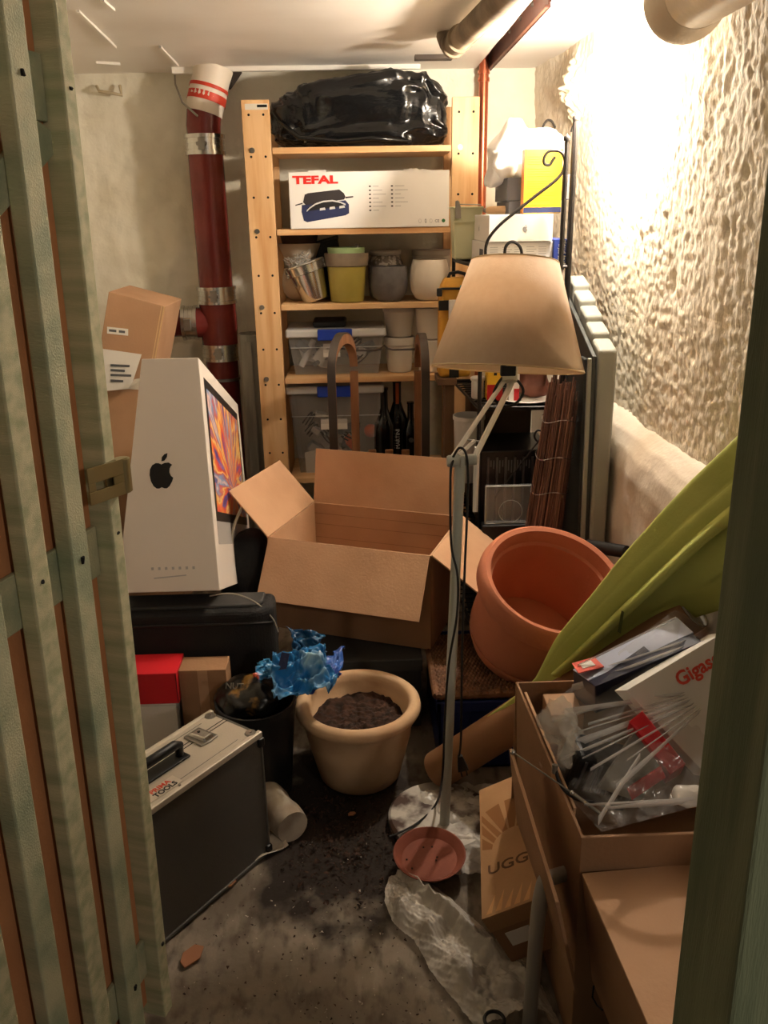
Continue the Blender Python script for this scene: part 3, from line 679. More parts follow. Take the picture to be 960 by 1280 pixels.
rod('brace', [P(676,548,Y=RF-.01), P(618,622,Y=RF-.01)], .0022)

# things on the rack's top shelf
ZT = RKZ[0]+.006
def pbox(name, label, cat, pl, pr, py, Y, z0, z1, depth, m, group=None, bevel=.0015, rot=0):
    a = P(pl, py, Y=Y).x; b = P(pr, py, Y=Y).x
    M = Matrix.Translation(((a+b)/2, Y, z0)) @ Matrix.Rotation(rot,4,'Z')
    t = thing(name, label, cat, M=M, group=group); w = (b-a)/2
    obj('body', MB().box((-w,0,0),(w,depth,z1-z0)), m, t, local=True, bevel=bevel)
    return t, w, z1-z0
za = P(650,302,Y=2.47).z; zb = P(650,268,Y=2.47).z
GRYB = mat('pale_grey_card', (186,182,178), .6)
t, w, h = pbox('printed_carton', 'white product carton covered in fine print, lower of two boxes on the rack', 'box', 607, 692, 315, 2.47, ZT, za-.001, .36, WHITE)
for i in range(5):
    for k in range(12): obj('text_line', MB().box((-w+.012+.034*i,-.0006,h-.014-.0062*k),(-w+.012+.034*i+.022+.006*((i*k)%2),0,h-.0125-.0062*k)), mat('print_pale', (176,172,170)), t, local=True)
obj('side_print', MB().box((-w-.0006,.05,.02),(-w,.12,h-.02)), TILTXT, t, local=True)
t, w, h = pbox('laptop_carton', 'plain white laptop carton with small grey apple emblem, upper box on the rack', 'box', 611, 691, 285, 2.462, za, zb, .37, WHITE)
APPLE = [(0,.40),(-.1,.45),(-.22,.46),(-.36,.38),(-.45,.22),(-.47,0),(-.42,-.25),(-.32,-.44),(-.2,-.54),(-.1,-.54),(0,-.49),(.1,-.54),(.2,-.54),(.3,-.45),(.4,-.28),(.45,-.13),(.36,-.05),(.305,.08),(.31,.22),(.36,.32),(.42,.38),(.28,.47),(.12,.46)]
LEAF = [(0,.52),(.12,.55),(.22,.69),(.24,.84),(.12,.80),(.02,.68)]
def apple(parent, M, s, m, local=True):
    o = obj('emblem', MB().prism([(a*s,b*s) for a,b in APPLE], .0004, M=M), m, parent, local=local)
    obj('emblem_leaf', MB().prism([(a*s,b*s) for a,b in LEAF], .0004, M=M), m, o, local=True)
apple(t, frame((.012,-.0005,h*.46), (1,0,0), (0,0,1)), .014, mat('emblem_grey', (140,138,136), .4))
apple(t, frame((-w-.0005,.19,h*.46), (0,-1,0), (0,0,1)), .012, mat('emblem_grey', (140,138,136)))
BLUEB = mat('blue_card', (38,58,138), .5)
t, w, h = pbox('blue_carton', 'small blue carton with vertical white lettering beside the rack post', 'box', 692, 709, 315, 2.455, RKZ[0]+.006, P(700,299,Y=2.455).z, .2, BLUEB)
WP = mat('white_print', (214,210,204), .6)
text('cloud for', .026, frame((w*.45,-.0006,h*.5), (0,0,-1), (1,0,0)), WP, t, local=True, bold=.0006, xs=.66)
text('in your side', .012, frame((-w*.15,-.0006,h*.45), (0,0,-1), (1,0,0)), WP, t, local=True, xs=.8)
zc = zb+.001
GRB = mat('slate_card', (92,92,96), .6)
YB = 2.50
t, w, h = pbox('grey_file_box', 'slate grey file box standing between the white bag and yellow book', 'box', 634, 656, 240, YB+.05, zc+.035, P(640,222,Y=YB+.05).z, .22, GRB)
t, w, h = pbox('grey_case', 'low slate grey case lying under the grey file box', 'box', 636, 700, 260, YB+.045, zc, zc+.034, .22, GRB)
t, w, h = pbox('grey_file_box', 'slate grey file box behind the iron post right of the yellow book', 'box', 703, 716, 240, YB+.05, zc+.036, P(705,218,Y=YB+.05).z, .2, GRB)
YEL = mat('yellow_cover', (232,182,40), .45, c2=(224,170,34), ns=9)
zy = zc+.0005
t, w, h = pbox('yellow_book', 'thick yellow software book with fine print on the laptop carton', 'book', 655, 702, 240, YB-.005, zy, P(680,186,Y=YB-.005).z, .045, YEL)
obj('blue_strip', MB().box((-w,-.0006,.002),(w,0,.016)), mat('print_navy', (38,46,84)), t, local=True)
for k in range(22):
    if k%5 != 4: obj('text_line', MB().box((-w+.008,-.0006,h-.02-.0062*k),(w-.02-.02*((k*3)%4)/3,0,h-.0188-.0062*k)), mat('print_ochre', (160,118,22), .6), t, local=True)
obj('orange_edge', MB().box((-w-.0006,.0,.0),(-w,.044,h)), mat('orange_edge', (214,140,70), .5), t, local=True)
# white carrier bag
WBAG = mat('white_polythene', (236,232,226), .35, bump=.4, bs=14)
wbz = P(650,222,Y=2.66).z; wbt = P(640,146,Y=2.66).z
t = thing('white_bag', 'crumpled white plastic bag on top of the rack behind the yellow book', 'bag', (P(652,200,Y=2.66).x,2.66,wbz))
mb = blob(P(655,190,Y=2.66).x, 2.68, wbz-.02, P(703,190,Y=2.66).x-P(655,190,Y=2.66).x, .09, (wbt-wbz)/2+.01, .03, 7, 56, 1, .7, .02)
xl = P(607,190,Y=2.66).x
for p in mb.v:
    if p.x < xl+.06 : p.z -= .05*(xl+.06-p.x)/.06
    if p.x > xl+.10 and p.z > wbt-.05: p.z = wbt-.05+(p.z-wbt+.05)*.4
obj('bag_body', mb, WBAG, t, smooth='all')
obj('bag_end', blob(P(628,205,Y=2.63).x, 2.63, P(628,226,Y=2.63).z, .04, .05, .045, .02, 11, 32, 5, .8, .01), WBAG, t, smooth='all')
# pale green metal planter with bail handle
GRP = mat('pale_green_enamel', (206,206,168), .4)
gx0, gx1 = P(566,290,Y=2.76).x, P(603,290,Y=2.76).x; gzt = P(580,258,Y=2.76).z
t = thing('metal_planter', 'pale green metal planter with bail handle on the rear rack corner', 'planter', ((gx0+gx1)/2,2.8,ZT))
gi = .008
obj('body', MB().hexa([(gx0+gi,2.76+gi,ZT),(gx1-gi,2.76+gi,ZT),(gx1-gi,2.85,ZT),(gx0+gi,2.85,ZT)], [(gx0,2.755,gzt),(gx1,2.755,gzt),(gx1,2.86,gzt),(gx0,2.86,gzt)]), GRP, t, bevel=.004)
obj('rim', MB().box((gx0-.002,2.752,gzt-.006),(gx1+.002,2.862,gzt)), GRP, t, bevel=.002)
obj('band', MB().box((gx0+.001,2.7535,gzt-.046),(gx1-.001,2.758,gzt-.042)), GRP, t)
obj('handle_ear', MB().prism([(-.006,-.035),(.012,-.035),(.010,0),(.006,.015),(0,.018),(-.006,.015)], .003, M=frame((gx0+.012,2.752,gzt), (1,0,0), (0,0,1))), STEEL, t)
obj('handle_wire', MB().tube([(gx0+.014,2.748,gzt+.006),(gx0+.05,2.74,gzt+.005),(gx1-.01,2.735,gzt+.004)], .0018, 6), STEEL, t, smooth=True)
t = thing('hand_tool', 'hand tool with turned pale wooden grip lying on the laptop carton', 'tool', P(622,258,Y=2.62))
a, b = P(609,260,Y=2.66), P(638,258,Y=2.60)
a.z = b.z = zb+.0125
obj('grip', MB().tube([a, a.lerp(b,.1), a.lerp(b,.3), a.lerp(b,.7), b], [.008,.0105,.0115,.0115,.011], 16), mat('beech', (216,176,134), .5), t, smooth=True)
obj('ferrule', MB().cyl(a-(b-a).normalized()*.012, a, .006, .008, 12), STEEL, t, smooth=True)

# things on the rack's second shelf
Z2 = RKZ[1]+.006
t, w, h = pbox('spice_carton', 'yellow and red carton on the middle rack shelf behind the lamp arm', 'box', 609, 628, 490, 2.5, Z2, Z2+.115, .05, mat('yellow_pack', (226,176,44), .5))
obj('red_panel', MB().box((-w-.0004,-.0008,0),(w+.0004,.0,.048)), mat('red_pack', (190,30,34), .5), t, local=True)
for k in range(3): obj('printed_icon', MB().box((-.004,-.0008,.075+.012*k),(.005,0,.083+.012*k)), DKP, t, local=True)
x_ = P(597,485,Y=2.54).x
t = thing('glass_jar', 'small frosted glass jar with grey lid on the middle rack shelf', 'jar', M=T(x_,2.54,Z2))
obj('body', MB().lathe([(.016,0),(.019,.004),(.019,.05),(.017,.055),(.015,.055),(.0001,.05)], 24), mat('frosted_glass', (190,190,186), .3), t, local=True, smooth=True)
obj('lid', MB().lathe([(.0215,.055),(.0225,.057),(.0225,.063),(.019,.066),(.0001,.066)], 24), PALEI, t, local=True, smooth=True)
t, w, h = pbox('white_carton', 'slim white carton with red patch beside the brown wrapped parcel', 'box', 636, 649, 490, 2.47, Z2, Z2+.10, .04, WHITE)
obj('red_patch', MB().box((0,-.0008,.005),(w,0,.04)), mat('red_pack', (190,30,34)), t, local=True)
t = thing('brown_parcel', 'reddish brown film-wrapped parcel on the middle rack shelf', 'parcel', (P(668,485,Y=2.52).x,2.55,Z2))
obj('wrap', blob(P(668,485,Y=2.52).x, 2.555, Z2, .05, .045, .055, .012, 18, 40, 8, .6, .01), mat('brown_wrap', (120,70,56), .35, c2=(150,96,78), ns=14, bump=.2, bs=40), t, smooth='all')
t = pot('white_plate', 'wide white plate under the parcel on the middle rack shelf', [(.03,0),(.05,.002),(.075,.010),(.077,.012),(.074,.013),(.05,.005),(.0001,.004)], T(P(655,498,Y=2.53).x,2.50,Z2-.005), WHITE, cat='plate')
# yellow and black tool bag left of the rack
YBAG = mat('yellow_fabric', (206,152,50), .6, c2=(188,134,40), ns=8); 
yx0, yx1 = P(549,420,Y=2.66).x, P(590,420,Y=2.66).x
yz0 = P(570,472,Y=2.66).z; yz1 = P(570,348,Y=2.66).z
t = thing('tool_bag', 'tall yellow and black tool bag with top handle left of the lamp shade', 'bag', ((yx0+yx1)/2,2.7,yz0))
obj('body', MB().hexa([(yx0,2.66,yz0),(yx1,2.66,yz0),(yx1,2.75,yz0),(yx0,2.75,yz0)], [(yx0+.004,2.67,yz1-.025),(yx1,2.67,yz1-.025),(yx1,2.75,yz1-.025),(yx0+.004,2.75,yz1-.025)]), YBAG, t, bevel=.014, seg=4)
obj('top_flap', MB().hexa([(yx0+.006,2.665,yz1-.03),(yx1,2.665,yz1-.03),(yx1,2.75,yz1-.03),(yx0+.006,2.75,yz1-.03)], [(yx0+.022,2.68,yz1),(yx1-.01,2.68,yz1),(yx1-.01,2.74,yz1),(yx0+.022,2.74,yz1)]), YBAG, t, bevel=.008, seg=3)
obj('zip', MB().box((yx0+.003,2.662,yz1-.034),(yx1,2.668,yz1-.027)), BLACK, t, bevel=.002)
obj('strap_band', MB().box((yx0-.002,2.656,yz1-.094),(yx1+.002,2.662,yz1-.064)), BLACK, t)
obj('strap_band', MB().box((yx0+.032,2.656,yz0+.001),(yx0+.062,2.662,yz0+.06)), BLACK, t)
obj('buckle', MB().box((yx0-.008,2.65,yz1-.052),(yx0+.008,2.668,yz1-.028)), BLACK, t, bevel=.003)
obj('carry_handle', MB().tube([(yx0+.03,2.70,yz1-.004),(yx0+.036,2.70,yz1+.012),(yx0+.06,2.70,yz1+.016),(yx1-.02,2.70,yz1+.010),(yx1-.014,2.70,yz1-.004)], .0055, 8), BLACK, t, smooth=True)
obj('tag', MB().box((yx0+.062,2.653,yz1-.062),(yx0+.085,2.656,yz1-.020)), mat('tag_blue', (96,170,190), .5), t)
obj('tag_label', MB().box((yx0+.065,2.6524,yz1-.056),(yx0+.082,2.653,yz1-.027)), WHITE, t)
t2 = tag(obj('small_white_box', MB().box((yx0+.028,2.615,yz1-.12),(yx0+.075,2.6555,yz1-.062)), WHITE, bevel=.002), 'small white box hanging against the front of the tool bag', 'box')
tag(obj('stool_top', MB().box((yx0-.005,2.645,yz0-.022),(RL-.04,2.76,yz0)), mat('stained_board', (104,76,52), .7), bevel=.002), 'narrow brown board under the yellow tool bag', 'board')
obj('support', MB().box((yx0+.02,2.67,0),(yx0+.05,2.74,yz0-.022)), mat('stained_board', (104,76,52)), bpy.data.objects['stool_top'])
# lower shelf of the rack
Z1 = RKZ[2]+.006
x_ = P(583,545,Y=2.6).x
t = thing('white_bucket', 'white plastic bucket on the lower rack shelf behind the lamp joint', 'bucket', M=T(x_+.01,2.62,P(583,600,Y=2.62).z))
obj('body', MB().lathe([(.038,0),(.042,.004),(.048,.20),(.051,.202),(.051,.214),(.047,.214),(.04,.01),(.0001,.01)], 32), mat('white_plastic', (200,196,190), .4), t, local=True, smooth=True)
gx0, gx1 = P(600,600,Y=2.47).x, P(690,600,Y=2.47).x; gz1 = P(640,563,Y=2.47).z
t = thing('computer_case', 'glossy black computer case on the lower rack shelf', 'computer', ((gx0+gx1)/2,2.6,Z1))
GLB = mat('gloss_black', (14,14,16), .38)
obj('case_body', MB().box((gx0,2.47,Z1),(gx1-.005,2.69,gz1)), GLB, t, bevel=.004)
for k in range(6): obj('vent_bar', MB().box((gx0+.02+.027*k,2.462,Z1+.01),(gx0+.026+.027*k,2.47,gz1-.02)), mat('grey_bar', (92,92,94), .35, metal=.6), t)
for k in range(14): obj('print_mark', MB().box((gx0+.03+.009*k,2.4685,gz1-.05-.02*((k*5)%4)/3),(gx0+.034+.009*k,2.4695,gz1-.03)), TILTXT, t)
cx0, cx1 = P(606,630,Y=2.40).x, P(668,630,Y=2.40).x; cz0, cz1 = P(635,652,Y=2.40).z, P(635,606,Y=2.40).z
t = thing('acrylic_case', 'clear acrylic disc case leaning on the black computer', 'case', ((cx0+cx1)/2,2.4,cz0))
obj('shell', MB().box((cx0,2.385,cz0),(cx1,2.408,cz1)), mat('clear_acrylic', (190,190,186), .15, alpha=.22), t, bevel=.003)
for a, b in (((cx0,cz1),(cx1,cz1)),((cx0,cz0),(cx0,cz1)),((cx0,cz0),(cx1,cz0)),((cx1,cz0),(cx1,cz1))):
    obj('edge', MB().cyl((a[0],2.386,a[1]),(b[0],2.386,b[1]),.0022,n=6), mat('acrylic_edge', (150,148,142), .25), t)
obj('disc_ring', MB().tube([((cx0+cx1)/2+.035*math.cos(a), 2.3845, (cz0+cz1)/2-.02+.035*math.sin(a)) for a in [k*math.pi/12 for k in range(24)]], .0012, 5, closed=True), mat('acrylic_edge', (150,148,142)), t)
tag(obj('acrylic_support', MB().box((cx0-.01,2.37,0),(cx1+.02,2.412,cz0-.001)), BLACK, bevel=.004), 'black block standing under the acrylic case', 'block')
t = tag(obj('white_board', MB().slab([P(592,640,Y=2.40),P(597,640,Y=2.40),P(600,560,Y=2.40),P(594,560,Y=2.40)], .02), mat('white_plastic', (200,196,190))), 'narrow white board edge standing beside the black computer', 'board')

# roll of brown willow screening
wr0 = thing('willow_roll', 'tall rolled-up brown willow screen tied with wire beside the grey table', 'screen roll', (.53,2.33,0))
WIL = mat('willow', (104,70,56), .6, c2=(82,52,42), ns=20, stretch=(4,4,1))
WIL2 = mat('willow_light', (136,98,80), .6)
bc = P(680,660,Y=2.30); tc_ = P(703,500,Y=2.33); rg = random.Random(21)
bot = V((bc.x-(tc_.x-bc.x)*(bc.z/(tc_.z-bc.z)), 2.28, .002)); mbs = [MB(), MB()]
for k in range(150):
    a = rg.random()*6.283; r_ = math.sqrt(rg.random())
    o1 = V((math.cos(a)*r_*.060, math.sin(a)*r_*.055, 0)); o2 = V((math.cos(a)*r_*.043, math.sin(a)*r_*.04, 0))
    zt = tc_.z+rg.uniform(-.05,.055)*(1 if k%3 else 1.3)
    pth = [bot+o1, (bot+o1).lerp(V((tc_.x,tc_.y,zt))+o2,.5)+V((rg.uniform(-.004,.004),0,0)), V((tc_.x,tc_.y,zt))+o2]
    mbs[k%4 == 0].tube(pth, rg.uniform(.0015,.0029), 6)
obj('reeds', mbs[0], WIL, wr0, smooth=True, kind='stuff'); obj('reeds', mbs[1], WIL2, wr0, smooth=True, kind='stuff')
for q, f_ in ((525,.93),(570,.8),(612,.7)):
    z = P(690,q,Y=2.31).z; t_ = z/tc_.z; c = bot.lerp(tc_, t_); c.z = z; rr = .060*(1-t_)+.046*t_+.004
    obj('tie_wire', MB().tube([c+V((rr*math.cos(a), rr*.95*math.sin(a), .006*math.sin(3*a))) for a in [k*math.pi/14 for k in range(28)]], .0011, 5, closed=True), CHROME, wr0, smooth=True)

# folded grey slatted table against the wall
GT = mat('grey_resin', (146,146,136), .5); GTD = mat('dark_grey_resin', (60,62,60), .5)
gt = thing('folding_table', 'folded grey plastic slatted garden table leaning against the right wall', 'table', (.65,2.43,0))
for k in range(5):
    y0 = 2.235+.078*k; zt = 1.012+.036*k
    obj('slat', MB().hexa([(.650,y0,.02),(.69,y0,.02),(.69,y0+.076,.02),(.650,y0+.076,.02)], [(.632,y0,zt),(.682,y0,zt),(.682,y0+.076,zt+.022),(.632,y0+.076,zt+.022)]), GT, gt, bevel=.008, seg=3)
for y0 in (2.30,2.52):
    obj('leg', MB().hexa([(.632,y0,.02),(.650,y0,.02),(.650,y0+.05,.02),(.632,y0+.05,.02)], [(.612,y0,.98),(.628,y0,.98),(.628,y0+.05,.98),(.612,y0+.05,.98)]), GTD, gt, bevel=.004)
obj('under_panel', MB().hexa([(.640,2.245,.03),(.652,2.245,.03),(.652,2.60,.03),(.640,2.60,.03)], [(.618,2.245,.995),(.629,2.245,.995),(.629,2.60,1.13),(.618,2.60,1.13)]), GTD, gt, bevel=.002)
obj('hinge_rail', MB().hexa([(.626,2.238,.05),(.640,2.238,.05),(.640,2.25,.05),(.626,2.25,.05)], [(.606,2.238,.99),(.616,2.238,.99),(.616,2.25,.99),(.606,2.25,.99)]), GT, gt, bevel=.002)

tag(obj('brown_file_carton', MB().box((RL+.012,2.70,Z1),(.555,2.845,RKZ[1]-.02)), mat('umber_board', (96,74,54), .8), bevel=.002), 'dark brown carton at the back of the lower rack shelf', 'box')
# ================================================================ floor lamp
LG = mat('lamp_grey', (178,180,170), .4); LW = mat('lamp_white', (238,234,226), .35)
PT = P(575,585,Y=1.665)
fl_ = thing('floor_lamp', 'grey floor lamp with cream tapered shade on a sprung double arm', 'lamp', (.165,1.655,0))
obj('base', MB().lathe([(.118,0),(.124,.003),(.124,.017),(.118,.022),(.0001,.024)], 48, M=Matrix.Translation((.165,1.655,.002))), mat('marbled_base', (196,190,180), .45, c2=(70,50,42), ns=14, lo=.42, hi=.56), fl_, smooth=True)
PB = V((.170,1.618,.024))
obj('pole', MB().cyl(PB, PT, .0115, .0105, 20), LG, fl_, smooth=True)
obj('pole_collar', MB().cyl(PT-(PT-PB).normalized()*.05, PT, .0118, n=20).cyl(PT-(PT-PB).normalized()*.0, PT+V((0,0,.012)), .012, n=20), LG, fl_, smooth=True)
J = P(577,575,Y=1.665)
obj('joint_tube', MB().tube([J+V((-.030,0,-.002)), J+V((-.026,0,-.002)), J+V((.030,0,.001))], [.010,.0125,.0115], 18), LG, fl_, smooth=True)
obj('wing_nut', MB().box((-.004,-.02,-.012),(.004,-.008,.014), M=Matrix.Translation(J)), LG, fl_, bevel=.002)
U1, U2 = P(634,470,Y=1.79), P(641,476,Y=1.79)
obj('arm_bar', MB().cyl(J+V((-.020,.0,.004)), U1, .0052, n=12), LW, fl_, smooth=True)
obj('arm_bar', MB().cyl(J+V((.024,.0,.0)), U2, .0062, n=12), LW, fl_, smooth=True)
m1 = (J+V((-.020,0,.004))).lerp(U1,.22); m2 = (J+V((.024,0,0))).lerp(U2,.22)
obj('cross_pin', MB().cyl(m1, m2, .0022, n=8), STEEL, fl_, smooth=True)
obj('spring_rod', MB().cyl(J+V((-.006,0,.01)), m1.lerp(m2,.55), .0042, n=10), LW, fl_, smooth=True)
obj('stay', MB().slab([P(591,640,Y=1.67),P(595,640,Y=1.67),P(597,580,Y=1.67),P(592,578,Y=1.67)], .003), LW, fl_)
# shade
bl, brt = P(540,456,Y=1.80), P(727,467,Y=1.80); cb = (bl+brt)/2; xd = (brt-bl).normalized()
up = V((0,0,1)); up = (up-xd*up.dot(xd)).normalized()
fw = up.cross(xd)                                  # away from / towards camera
axd = (Matrix.Rotation(R(12), 3, xd) @ up)
if axd.y < 0: axd = (Matrix.Rotation(R(-12), 3, xd) @ up)
RBt = (brt-bl).length/2; RTp = RBt*.565; HS = .222
SM = frame(cb, xd, axd.cross(xd))                  # z along the shade axis
if SM.col[2].to_3d().z < 0: SM = frame(cb, xd, xd.cross(axd))
SHADE = mat('shade_linen', (242,226,206), .8, c2=(236,218,196), ns=60, bump=.12, bs=260)
n_ = SHADE.node_tree
tr = n_.nodes.new('ShaderNodeBsdfTranslucent'); tr.inputs[0].default_value = (*lin((244,224,200)),1)
mxs = n_.nodes.new('ShaderNodeMixShader'); mxs.inputs[0].default_value = .42
outn = n_.nodes['Material Output']; n_.links.new(n_.nodes['Principled BSDF'].outputs[0], mxs.inputs[1]); n_.links.new(tr.outputs[0], mxs.inputs[2]); n_.links.new(mxs.outputs[0], outn.inputs[0])
vs = []; N = 72
for r_, z in ((RBt,0),(RTp,HS)):
    for j in range(N): vs.append((r_*math.cos(2*math.pi*j/N), r_*math.sin(2*math.pi*j/N), z))
mb = MB().add(vs, [(j,(j+1)%N,N+(j+1)%N,N+j) for j in range(N)], 0, SM)
shd = obj('shade', mb, SHADE, fl_, smooth='all', solid=.0016)
for r_, z in ((RBt,0),(RTp,HS)):
    obj('rim', MB().tube([SM @ V((r_*math.cos(a), r_*math.sin(a), z)) for a in [2*math.pi*j/N for j in range(N)]], .0017, 6, closed=True), mat('shade_rim', (214,190,150), .7), shd, smooth=True)
obj('spider', MB().cyl(SM @ V((-RTp,0,HS*.9)), SM @ V((RTp,0,HS*.9)), .0018, n=6).cyl(SM @ V((0,-RTp,HS*.9)), SM @ V((0,RTp,HS*.9)), .0018, n=6), STEEL, shd)
obj('socket', MB().cyl(cb-axd*.022+V((.003,-.02,0)), cb+axd*.06, .017, n=18), LG, fl_, smooth=True)
obj('clip', MB().box((-.015,-.006,-.012),(.015,.004,.010), M=Matrix.Translation(P(635,462,Y=1.80-RBt*.93))), BLACK, fl_, bevel=.002)
BC = mat('black_cable', (12,12,12), .5)
obj('arm_cable', MB().tube(smooth_path([P(632,468,Y=1.78),P(622,480,Y=1.77),P(617,496,Y=1.76),P(628,508,Y=1.755),P(645,504,Y=1.755),P(654,490,Y=1.76),P(649,478,Y=1.77),P(643,474,Y=1.78)],5), .003, 8), BC, fl_, smooth=True)
c1 = [P(566,572,Y=1.66),P(574,560,Y=1.65),P(582,566,Y=1.645),P(585,590,Y=1.645),P(584,640,Y=1.645),P(579,760,Y=1.62),P(577,860,Y=1.61),P(576,925,Y=1.60),P(574,944,Y=1.60)]
c2_ = [P(569,572,Y=1.665),P(565,580,Y=1.65),P(563,600,Y=1.645),P(564,680,Y=1.645),P(572,720,Y=1.625),P(571,770,Y=1.615),P(561,830,Y=1.62),P(556,900,Y=1.61),P(553,970,Y=1.58),P(545,1005,Z=.035),P(520,1030,Z=.03),P(487,1046,Z=.03)]
obj('power_cable', MB().tube(smooth_path(c1,6), .0026, 8), BC, fl_, smooth=True)
obj('power_cable', MB().tube(smooth_path(c2_,6), .0026, 8), BC, fl_, smooth=True)
pg = P(575,950,Y=1.60)
obj('plug', MB().hexa([(-.012,-.008,-.026),(.012,-.008,-.026),(.012,.008,-.026),(-.012,.008,-.026)], [(-.005,-.005,.012),(.005,-.005,.012),(.005,.005,.012),(-.005,.005,.012)]).cyl((-.006,0,-.044),(-.006,0,-.026),.0022,n=6).cyl((.006,0,-.044),(.006,0,-.026),.0022,n=6), BC, fl_, bevel=.002)
bpy.data.objects['plug'].matrix_parent_inverse = INV[fl_.name] @ Matrix.Translation(pg+V((.002,0,0))) @ Matrix.Rotation(R(-12),4,'Y')

# ================================================================ big open moving box
BXM = frame((-.273,2.262,.5), (math.cos(R(-20.8)), math.sin(R(-20.8)), 0), (-math.sin(R(-20.8)), math.cos(R(-20.8)), 0))
mv = thing('moving_box', 'large open brown cardboard moving box with all four flaps folded out', 'box', M=BXM)
W_, D_, H_ = .482, .33, .28; TK = .005
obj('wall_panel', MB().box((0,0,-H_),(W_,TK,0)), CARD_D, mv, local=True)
obj('wall_panel', MB().box((0,D_-TK,-H_),(W_,D_,0)), CARD, mv, local=True)
obj('wall_panel', MB().box((0,TK,-H_),(TK,D_-TK,0)), CARD, mv, local=True)
obj('wall_panel', MB().box((W_-TK,TK,-H_),(W_,D_-TK,0)), CARD, mv, local=True)
obj('bottom_panel', MB().box((TK,TK,-H_),(W_-TK,D_-TK,-H_+TK)), CARD, mv, local=True)
def flap(h0, h1, out, L, a, order=1):
    d = V(out)*math.cos(R(a))+V((0,0,1))*math.sin(R(a)); h0 = V(h0); h1 = V(h1)
    q = [h0, h1, h1+d*L, h0+d*L]
    if order < 0: q = q[::-1]
    obj('flap', MB().slab(q, .0045), CARD, mv, local=True, bevel=.001)
flap((0,0,0),(0,D_,0),(-1,0,0),.17,48,-1)
flap((.004,0,0),(W_-.004,0,0),(0,-1,0),.178,-56,-1)
flap((0,D_,0),(W_,D_,0),(0,1,0),.17,78)
flap((W_,0,0),(W_,D_,0),(1,0,0),.185,-36)
for z in (-.035,-.07,-.115,-.16):
    obj('crease', MB().box((TK,D_-TK-.0008,z),(W_-TK,D_-TK+.001,z+.0016)), CARD_D, mv, local=True)
obj('tape_seam', MB().box((-.0006,D_*.5-.02,-.06),(.0,D_*.5+.02,-.0)), CARD_D, mv, local=True)

# ================================================================ left pile
# computer carton, leaning down to the back
A_ = P(275,738,Y=1.95); B_ = P(248,447,Y=2.16); C_ = P(298,518,Y=2.83)
Uv = (B_-A_); HH = Uv.length; Uv.normalize(); Fv = (C_-B_); Fv = (Fv-Uv*Fv.dot(Uv)).normalized(); Sv = Uv.cross(Fv).normalized()
if Sv.x > 0: Sv = -Sv
IM = Matrix((-Sv, Fv, Uv)).transposed().to_4x4(); IM.translation = A_     # x right, y along the picture side, z up
im = thing('imac_box', 'big white tapered computer carton with black apple emblem and colourful screen picture', 'box', M=IM)
im.name = 'computer_carton'; INV['computer_carton'] = IM.inverted()
LN = .74; WB, WT = .255, .142
CTN = mat('white_carton_board', (226,216,206), .5)
hl = (IM.to_3x3().inverted() @ V((-1,0,0)))
YL = V((0,LN,0)); ZH = V((0,0,HH)); Z0 = V((0,0,0))
obj('carton', MB().hexa([hl*WB,Z0,YL,YL+hl*WB], [ZH+hl*WT,ZH,ZH+YL,ZH+YL+hl*WT]), CTN, im, local=True, bevel=.002)
apple(im, frame(V((0,-.0008,HH*.50))+hl*.118, -hl, (0,0,1)), .064, mat('emblem_black', (20,20,21), .35))
pf = lambda y, z, d=.0006: frame((d, y, z), (0,1,0), (0,0,1))
obj('printed_bezel', MB().prism([(.05,.175),(LN-.05,.175),(LN-.05,HH-.04),(.05,HH-.04)], .0004, M=frame((.0002,0,0), (0,1,0), (0,0,1))), DKP, im, local=True)
obj('printed_chin', MB().prism([(.05,.115),(LN-.05,.115),(LN-.05,.175),(.05,.175)], .0004, M=frame((.0002,0,0), (0,1,0), (0,0,1))), mat('print_alu', (170,166,162), .5), im, local=True)
BUR = bpy.data.materials.new('screen_burst'); BUR.use_nodes = True; nt = BUR.node_tree; n = nt.nodes; l = nt.links
tc = n.new('ShaderNodeTexCoord'); sx = n.new('ShaderNodeSeparateXYZ'); l.new(tc.outputs['Object'], sx.inputs[0])
def mth(op, a, b=None):
    m = n.new('ShaderNodeMath'); m.operation = op
    for i, q in enumerate((a, b)):
        if q is None: continue
        if isinstance(q, (int, float)): m.inputs[i].default_value = q
        else: l.new(q, m.inputs[i])
    return m.outputs[0]
dy_ = mth('SUBTRACT', sx.outputs['Y'], LN*.58); dz_ = mth('SUBTRACT', sx.outputs['Z'], HH*.47)
an = mth('ARCTAN2', dz_, dy_); rd = mth('SQRT', mth('ADD', mth('MULTIPLY', dy_, dy_), mth('MULTIPLY', dz_, dz_)))
cv = n.new('ShaderNodeCombineXYZ'); l.new(mth('MULTIPLY', an, 4.0), cv.inputs[0]); l.new(mth('MULTIPLY', rd, 4.0), cv.inputs[1])
tn = n.new('ShaderNodeTexNoise'); tn.inputs['Scale'].default_value = 1.0; tn.inputs['Detail'].default_value = 3; l.new(cv.outputs[0], tn.inputs['Vector'])
rp = n.new('ShaderNodeValToRGB'); cr = rp.color_ramp; cr.interpolation = 'LINEAR'
cols = [(.25,(30,40,90)),(.33,(120,60,130)),(.38,(70,110,180)),(.43,(226,60,70)),(.48,(238,140,60)),(.52,(246,214,130)),(.56,(200,70,80)),(.61,(110,160,205)),(.66,(236,200,190)),(.72,(60,70,140))]
cr.elements[0].position = cols[0][0]; cr.elements[0].color = (*lin(cols[0][1]),1); cr.elements[1].position = cols[-1][0]; cr.elements[1].color = (*lin(cols[-1][1]),1)
for p_, c_ in cols[1:-1]: e_ = cr.elements.new(p_); e_.color = (*lin(c_),1)
